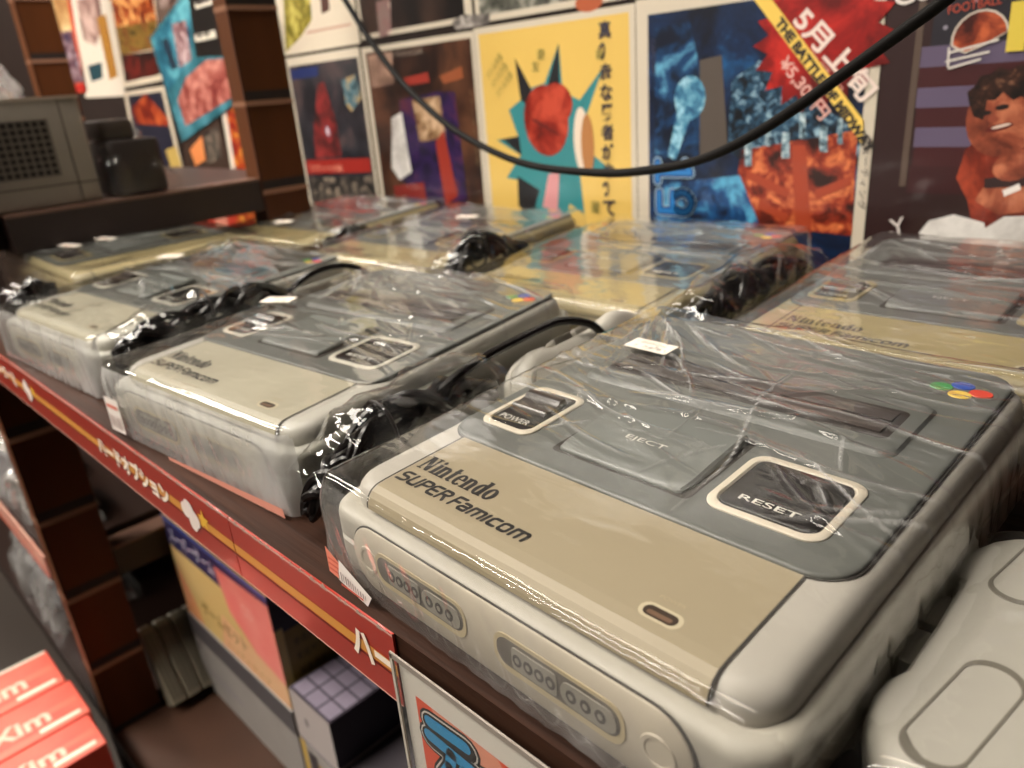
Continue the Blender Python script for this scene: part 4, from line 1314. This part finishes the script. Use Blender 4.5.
# ------------------------------------------------------------------ hanging black cable in front of the posters
b = MB()
pp = []
src = [(300, -70, 500), (322, -35, 497), (345, 0, 490), (370, 40, 485), (400, 80, 480), (440, 119, 470), (480, 145, 460), (530, 165, 448), (600, 173, 430), (650, 170, 418), (700, 160, 408), (750, 137, 398), (800, 105, 388), (835, 80, 382), (870, 55, 376), (910, 26, 370), (945, 0, 366), (990, -38, 360), (1040, -85, 355)]
CP = [Vector(hit(a, c, 1, y)) for a, c, y in src]
CP = [CP[0] + Vector((-60, 20, 150)), CP[0] + Vector((-30, 10, 70))] + CP + [CP[-1] + Vector((30, -10, 70)), CP[-1] + Vector((60, -20, 150))]
n = len(CP)
for k in range((n - 1) * 5 + 1):
    i = min(k // 5, n - 2); f = (k - 5 * i) / 5
    p0 = CP[max(i - 1, 0)]; p1 = CP[i]; p2 = CP[i + 1]; p3 = CP[min(i + 2, n - 1)]
    pp.append(tuple(0.5 * ((2 * p1) + (-p0 + p2) * f + (2 * p0 - 5 * p1 + 4 * p2 - p3) * f * f + (-p0 + 3 * p1 - 3 * p2 + p3) * f ** 3)))
b.tube(pp, 2.9, mat('#0b0806', .6, spec=.12), 10)
tag(b.build('hanging_cable'), 'long black cable sagging across in front of the posters', 'cable')


# ------------------------------------------------------------------ vented box on the neighbouring board
t = thing('vented_box', 'grey plastic box with square vent grid on the neighbouring upper board', 'electronic device', (-1010, 230, -86))
b = MB()
gm = mat('#8d857b', .45, noise=.2, nscale=40)
b.rbox(-70, 72, -120, 62, 1, 111, 5, gm)
b.box(-71, 73, -121, 63, 22, 23.5, mat('#55493f', .6))
b.box(72, 73.4, 40, 41, 2, 108, mat('#5c5248', .6)); b.box(72, 73.4, -120, 62, 108.5, 111.6, mat('#a89c8e', .4))
b.build('casing', t)
b = MB()
b.box(72.5, 73.6, -110, 26, 32, 90, mat('#6a6158', .5))
for i in range(18):
    for j in range(8):
        b.box(73.5, 73.9, -108 + i * 7.4, -102.6 + i * 7.4, 34 + j * 7, 39.2 + j * 7, mat('#150f0c', .7))
b.build('vent_grid', t, smooth=False)
t = thing('bagged_accessory', 'dark accessory in crumpled glossy plastic beside the grey vented box', 'accessory', (-965, 332, -86))
b = MB()
b.rbox(-40, 34, -26, 34, 1, 62, 10, mat('#2a2320', .4)); b.rbox(-30, 26, -26, 12, 62, 84, 8, mat('#3a322c', .4))
b.build('casing', t)
b = MB()
crumple(b, lambda u, v: ((-50 + 92 * u), -34 + 78 * v, 1 + 96 * (math.sin(PI * u) ** .45) * (math.sin(PI * (.06 + .9 * v)) ** .5) * (1 - .35 * v)), 46, 40, FILM_BAG, 8, 3)
b.build('plastic_wrap', t, angle=180)


# ------------------------------------------------------------------ goods on the lower shelf
def carton(name, label, cat, x0, x1, y0, y1, z0, z1, m, deco=None, group=None):
    t = thing(name, label, cat, ((x0 + x1) / 2, (y0 + y1) / 2, z0), 0, group)
    b = MB()
    hx, hy, h = (x1 - x0) / 2, (y1 - y0) / 2, z1 - z0
    b.rbox(-hx, hx, -hy, hy, .3, h, 2.0, m)
    if deco:
        deco(b, hx, hy, h)
    b.build('carton', t, smooth=False)
    return t


def blue_yellow(b, hx, hy, h):
    F = lambda x, z, d=.3: (x, -hy - d, z)
    R = lambda a, c, d_, e, m, k=.3: quad(b, a, c, d_, e, m, lambda u, v: F(u, v, k))
    Y_ = mat('#cdb272', .4); N_ = mat('#22204e', .4)
    R(-hx, hx, 0, h * .74, Y_)
    R(-hx, hx, h * .70, h, N_, .35)
    R(-hx, hx, h * .955, h, mat('#4c5a9c', .4), .4)
    b.poly([F(5, h * .88, .4), F(hx, h * .92, .4), F(hx, h * .20, .4), F(hx * .55, h * .28, .4), F(20, h * .5, .4)], mat('#e07068', .4, noise=.8, nscale=22, col2='#e89488'))
    b.poly([F(-10, h * .38, .42), F(hx, h * .22, .42), F(hx, 0, .42), F(-30, 0, .42)], mat('#dca67c', .4, noise=.8, nscale=18, col2='#dcb88c'))
    b.poly([F(-hx, h * .52, .42), F(-hx * .75, h * .3, .42), F(-hx * .6, 0, .42), F(-hx, 0, .42)], mat('#d89a68', .4))
    put_text(b, 'スーパーゲーム', mat('#c8c4d8', .4), lambda u, v: F(-hx + 10 + u, h * .76 + v, .6), h * .15, hx * .95, .02)
    put_text(b, 'CD', mat('#e8a8a0', .4), lambda u, v: F(hx * .45 + u, h * .62 + v, .6), h * .1, 26)
    put_text(b, 'ゲームセット', mat('#7c6428', .4), lambda u, v: F(-hx * .55 + u, h * .18 + v, .6), h * .15, hx * .9, .02)
    put_text(b, 'ハンディタイプ', mat('#a88440', .4), lambda u, v: F(-hx * .1 + u, h * .05 + v, .6), h * .07, hx * .8)
    G = lambda y, z, d=.3: (hx + d, y, z)
    quad(b, -hy, hy, 0, h * .66, mat('#8a7020', .4), lambda u, v: G(u, v)); quad(b, -hy, hy, h * .66, h, mat('#1c1930', .4), lambda u, v: G(u, v))
    quad(b, -hy, -hy + 9, 0, h * .7, mat('#d8c070', .4), lambda u, v: G(u, v, .4))
    for k in range(3):
        put_text(b, '家庭用ゲーム機', mat('#4a3a10', .5), lambda u, v: G(-hy + 18 + u, h * (.5 - .13 * k) + v, .5), h * .07, 60)


carton('game_box', 'navy and yellow cardboard game box under the shelf, lying on grey cartons', 'box', -905, -641, 248, 410, -612, -462, mat('#b09040', .5), blue_yellow)


def white_deco(b, hx, hy, h):
    F = lambda x, z, d=.3: (x, -hy - d, z)
    quad(b, -hx, hx, h * .72, h, mat('#4b484a', .5), lambda u, v: F(u, v))
    b.poly([F(x, z, .4) for x, z in ellipse(-hx + 14, h * .62, 5, 7, 14)], mat('#5c585c', .5))
    for k in range(6):
        quad(b, -hx + 30 + k * 16, -hx + 42 + k * 16, h * .3, h * .36, mat('#8a8488', .5), lambda u, v: F(u, v, .4))


def band_deco(b, hx, hy, h):
    F = lambda x, z, d=.3: (x, -hy - d, z)
    quad(b, -hx, hx, 0, h, mat('#928d88', .5), lambda u, v: F(u, v, .2))
    quad(b, -hx + 2, -hx + 12, 0, h, mat('#b8963c', .5), lambda u, v: F(u, v, .4)); quad(b, -hx + 20, hx, h * .5, h * .8, mat('#b8963c', .5), lambda u, v: F(u, v, .4)); quad(b, -hx + 16, -hx + 34, h * .1, h * .9, mat('#2a2428', .5), lambda u, v: F(u, v, .5))


carton('storage_carton', 'pale grey carton with dark lid under the navy and yellow box', 'box', -908, -640, 246, 420, -738, -613, mat('#928d88', .5, noise=.3, nscale=20), white_deco, 'cartons on the lower shelf')
carton('storage_carton', 'dark carton with yellow band on the lower board, beneath the small patterned box', 'box', -634, -440, 246, 400, -738, -641, mat('#4c464c', .5, noise=.3, nscale=20), band_deco, 'cartons on the lower shelf')


def grid_deco(b, hx, hy, h):
    F = lambda x, z, d=.3: (x, -hy - d, z)
    quad(b, -hx, hx, 0, h, mat('#a89f9c', .5), lambda u, v: F(u, v))
    b.poly([F(x, z, .4) for x, z in ellipse(-hx + 26, h * .5, 4, 6, 14)], mat('#6a6462', .5))
    T = lambda x, y, d=.3: (x, y, h + d)
    quad(b, -hx, hx, -hy, hy, mat('#3c3440', .5), lambda u, v: T(u, v))
    for i in range(4):
        for j in range(6):
            if i == 3:
                continue
            quad(b, -hx + 3 + i * 25, -hx + 25 + i * 25, -hy + 3 + j * 18.5, -hy + 19 + j * 18.5, mat('#8a8090', .45, noise=.4, nscale=50), lambda u, v: T(u, v, .6))
    G = lambda y, z, d=.3: (hx + d, y, z)
    quad(b, -hy, hy, 0, h, mat('#241f2e', .4), lambda u, v: G(u, v)); quad(b, -hy, hy, 0, 4, mat('#9a9290', .4), lambda u, v: G(u, v, .5))


carton('pattern_box', 'small box with pale squares printed on its top beside the navy and yellow box', 'box', -634, -556, 247, 360, -640, -574, mat('#9c9492', .5), grid_deco)
# grooved grey cassettes
for k in range(4):
    y0 = 192 + k * 21
    t = thing('grey_case', ['outermost grey grooved plastic case leaning by the post foot', 'second grooved grey case from the shelf front, leaning by the post', 'third grooved grey case from the shelf front, leaning by the post', 'innermost grooved grey case of the four leaning by the post'][k], 'case', (-876, y0, -739), 0, 'grooved grey cases leaning by the post foot', (0, math.radians(-33), 0))
    b = MB()
    gc = mat('#8e8774', .45, noise=.2, nscale=50)
    b.rbox(-34, 0, 0, 19.5, 19, 128, 2.5, gc)
    for q in range(3):
        b.box(-.5, .8, 3 + q * 5.2, 5.8 + q * 5.2, 26, 120, mat('#635d50', .5))
    b.box(-30, -6, 3, 14, 128, 130.5, mat('#b8b2a6', .4))
    b.build('casing', t)

# red boxes standing on a bin in the aisle
RM = mat('#cc4030', .4, noise=.9, nscale=16, col2='#d8604c')
for k, (x0_, x1_, lab) in enumerate(((-880, -816, 'red box with pale lettering, nearest of the three above the grey bin'), (-962, -883, 'red box with pale lettering, middle of the three on the grey bin'), (-1052, -965, 'red box with pale lettering, farthest of the three on the grey bin'))):
    wdt = x1_ - x0_
    yb = 101 + (4 if k == 1 else 0)
    t = thing('red_box', lab, 'box', (x1_, yb, -700), 0, 'red boxes on the grey bin')
    b = MB()
    b.rbox(-wdt, 0, -230, 0, 0.3, 40 - 0, 2, RM)
    T = lambda u, v, d=.3: (-v, -230 + u, 40 + d)
    quad(b, 0, 228, 2, 13, mat('#d06450', .4), lambda u, v: T(u, v))
    quad(b, 40, 226, wdt * .42, wdt * .56, mat('#cc5c48', .4), lambda u, v: T(u, v)); quad(b, 178, 222, 8, 15, mat('#f0c8b4', .4), lambda u, v: T(u, v, .5))
    put_text(b, 'Xim', mat('#eea893', .4), lambda u, v: T(128 + u, wdt * .28 + v, .6), wdt * .36, 66, .03)
    quad(b, 0, 228, wdt - 6, wdt - 1, mat('#c8c0b0', .4), lambda u, v: T(u, v, .5)) if k == 2 else None
    b.build('carton', t, smooth=False)
t = thing('storage_bin', 'grey bin with oval handle below the three red boxes in the aisle', 'bin', (-930, -20, -1199))
b = MB()
b.rbox(-140, 112, -110, 118, 0, 498, 8, mat('#6e685e', .5))
for k in range(3):
    b.rbox(-142, 114, -112, 120, 120 + k * 120, 128 + k * 120, 8, mat('#5a554c', .5))
b.build('bin_body', t)
b = MB()
hp = [(115.5, -62 + 26 * math.cos(a), 462 + 13 * math.sin(a)) for a in [2 * PI * k / 20 for k in range(20)]]
hp = [(115.5, 60 + 26 * math.cos(a), 470 + 15 * math.sin(a)) for a in [2 * PI * k / 20 for k in range(20)]]
b.tube(hp, 3, mat('#2a2622', .4), 8, closed=True)
b.build('handle', t)


def bagged(label, x, y, z, hx, hy, h, seed, inner='#8a8880'):
    t = thing('bagged_goods', label, 'bagged goods', (x, y, z), 0, 'crumpled clear bags in the neighbouring unit')
    b = MB()
    b.rbox(-hx * .7, hx * .7, -hy * .7, hy * .7, 1, h * .55, 8, mat(inner, .5))
    rd = random.Random(seed)
    for k in range(5):
        b.tube([(hx * .8 * math.cos(a) * (1 - k * .12) , hy * .8 * math.sin(a) * (1 - k * .1), h * (.6 + .04 * k) + 4 * math.sin(3 * a + k)) for a in [2 * PI * j / 16 for j in range(16)]], 3, mat('#b8b4aa', .4), 6, closed=True)
    b.build('contents', t)
    b = MB()
    crumple(b, lambda u, v: (hx * (2 * u - 1) * 1.05, hy * (2 * v - 1) * 1.05, 1 + h * (max(math.sin(PI * u), 0) ** .4) * (max(math.sin(PI * v), 0) ** .4)), 40, 30, FILM_WHITE, 14, seed)
    b.build('plastic_wrap', t, angle=180)


bagged('crumpled clear bag of grey goods on the low neighbouring board, nearest the post', -1055, 168, -480, 70, 34, 95, 4)
bagged('crumpled clear bag of pale goods further left on the low neighbouring board', -1225, 176, -480, 85, 40, 110, 9, '#6a6c70')
bagged('white crumpled bag on the bottom neighbouring board behind the red boxes', -1330, 200, -740, 130, 60, 180, 14, '#3a3a40')
bagged('small crumpled bag with pink label high at the far left edge', -1500, 330, -86, 90, 60, 190, 19, '#c05a78')


# ------------------------------------------------------------------ light
def ceiling_light(x, y, lx, ly, power, label):
    t = thing('ceiling_light', label, 'ceiling light', (x, y, 1499), 0, 'long ceiling lights above the aisle')
    b = MB()
    b.box(-lx / 2 - 15, lx / 2 + 15, -ly / 2 - 15, ly / 2 + 15, -40, -1, mat('#d8d4cc', .5)); b.build('housing', t, smooth=False)
    b = MB()
    m = bpy.data.materials.get('lamp_%g' % power)
    if not m:
        m = bpy.data.materials.new('lamp_%g' % power); m.use_nodes = True
        nt = m.node_tree; nt.nodes.clear()
        e = nt.nodes.new('ShaderNodeEmission'); e.inputs['Color'].default_value = (1, .92, .82, 1); e.inputs['Strength'].default_value = power
        oo = nt.nodes.new('ShaderNodeOutputMaterial'); nt.links.new(e.outputs[0], oo.inputs['Surface'])
    b.box(-lx / 2, lx / 2, -ly / 2, ly / 2, -46, -41, m); b.build('diffuser', t, smooth=False)


ceiling_light(-900, 200, 1300, 200, 34, 'ceiling light above the shelf, nearest the wall')
ceiling_light(-2700, 200, 1300, 200, 34, 'ceiling light above the neighbouring unit by the wall')
ceiling_light(-1450, -750, 1300, 260, 78, 'ceiling light over the aisle, right')
ceiling_light(-3100, -750, 1300, 260, 78, 'ceiling light over the aisle, left')
ceiling_light(-1450, -2100, 1300, 260, 78, 'unseen ceiling light added beyond the aisle for frontal light')  # lamp added out of view to brighten faces towards the aisle

w = bpy.data.worlds.new('shop_air')
bpy.context.scene.world = w
w.use_nodes = True
w.node_tree.nodes['Background'].inputs[0].default_value = (1.0, .83, .66, 1)
w.node_tree.nodes['Background'].inputs[1].default_value = 0.1

# ------------------------------------------------------------------ camera
cam = bpy.data.cameras.new('camera')
co = bpy.data.objects.new('camera', cam)
COL.objects.link(co)
cam.sensor_width = 36.0
cam.lens = FPX / 1024 * 36.0
M = Matrix(((RC[0][0], -RC[0][1], -RC[0][2]), (RC[1][0], -RC[1][1], -RC[1][2]), (RC[2][0], -RC[2][1], -RC[2][2])))
co.matrix_world = Matrix.Translation((0, 0, CAMZ * S)) @ M.to_4x4()
cam.clip_start = 0.01
cam.dof.use_dof = True
cam.dof.focus_distance = 0.285
cam.dof.aperture_fstop = 10.0
sc = bpy.context.scene
sc.camera = co
sc.view_settings.view_transform = 'Standard'
sc.view_settings.look = 'None'
sc.view_settings.gamma = 1
sc.view_settings.exposure = -0.22
sc.view_settings.use_curve_mapping = False
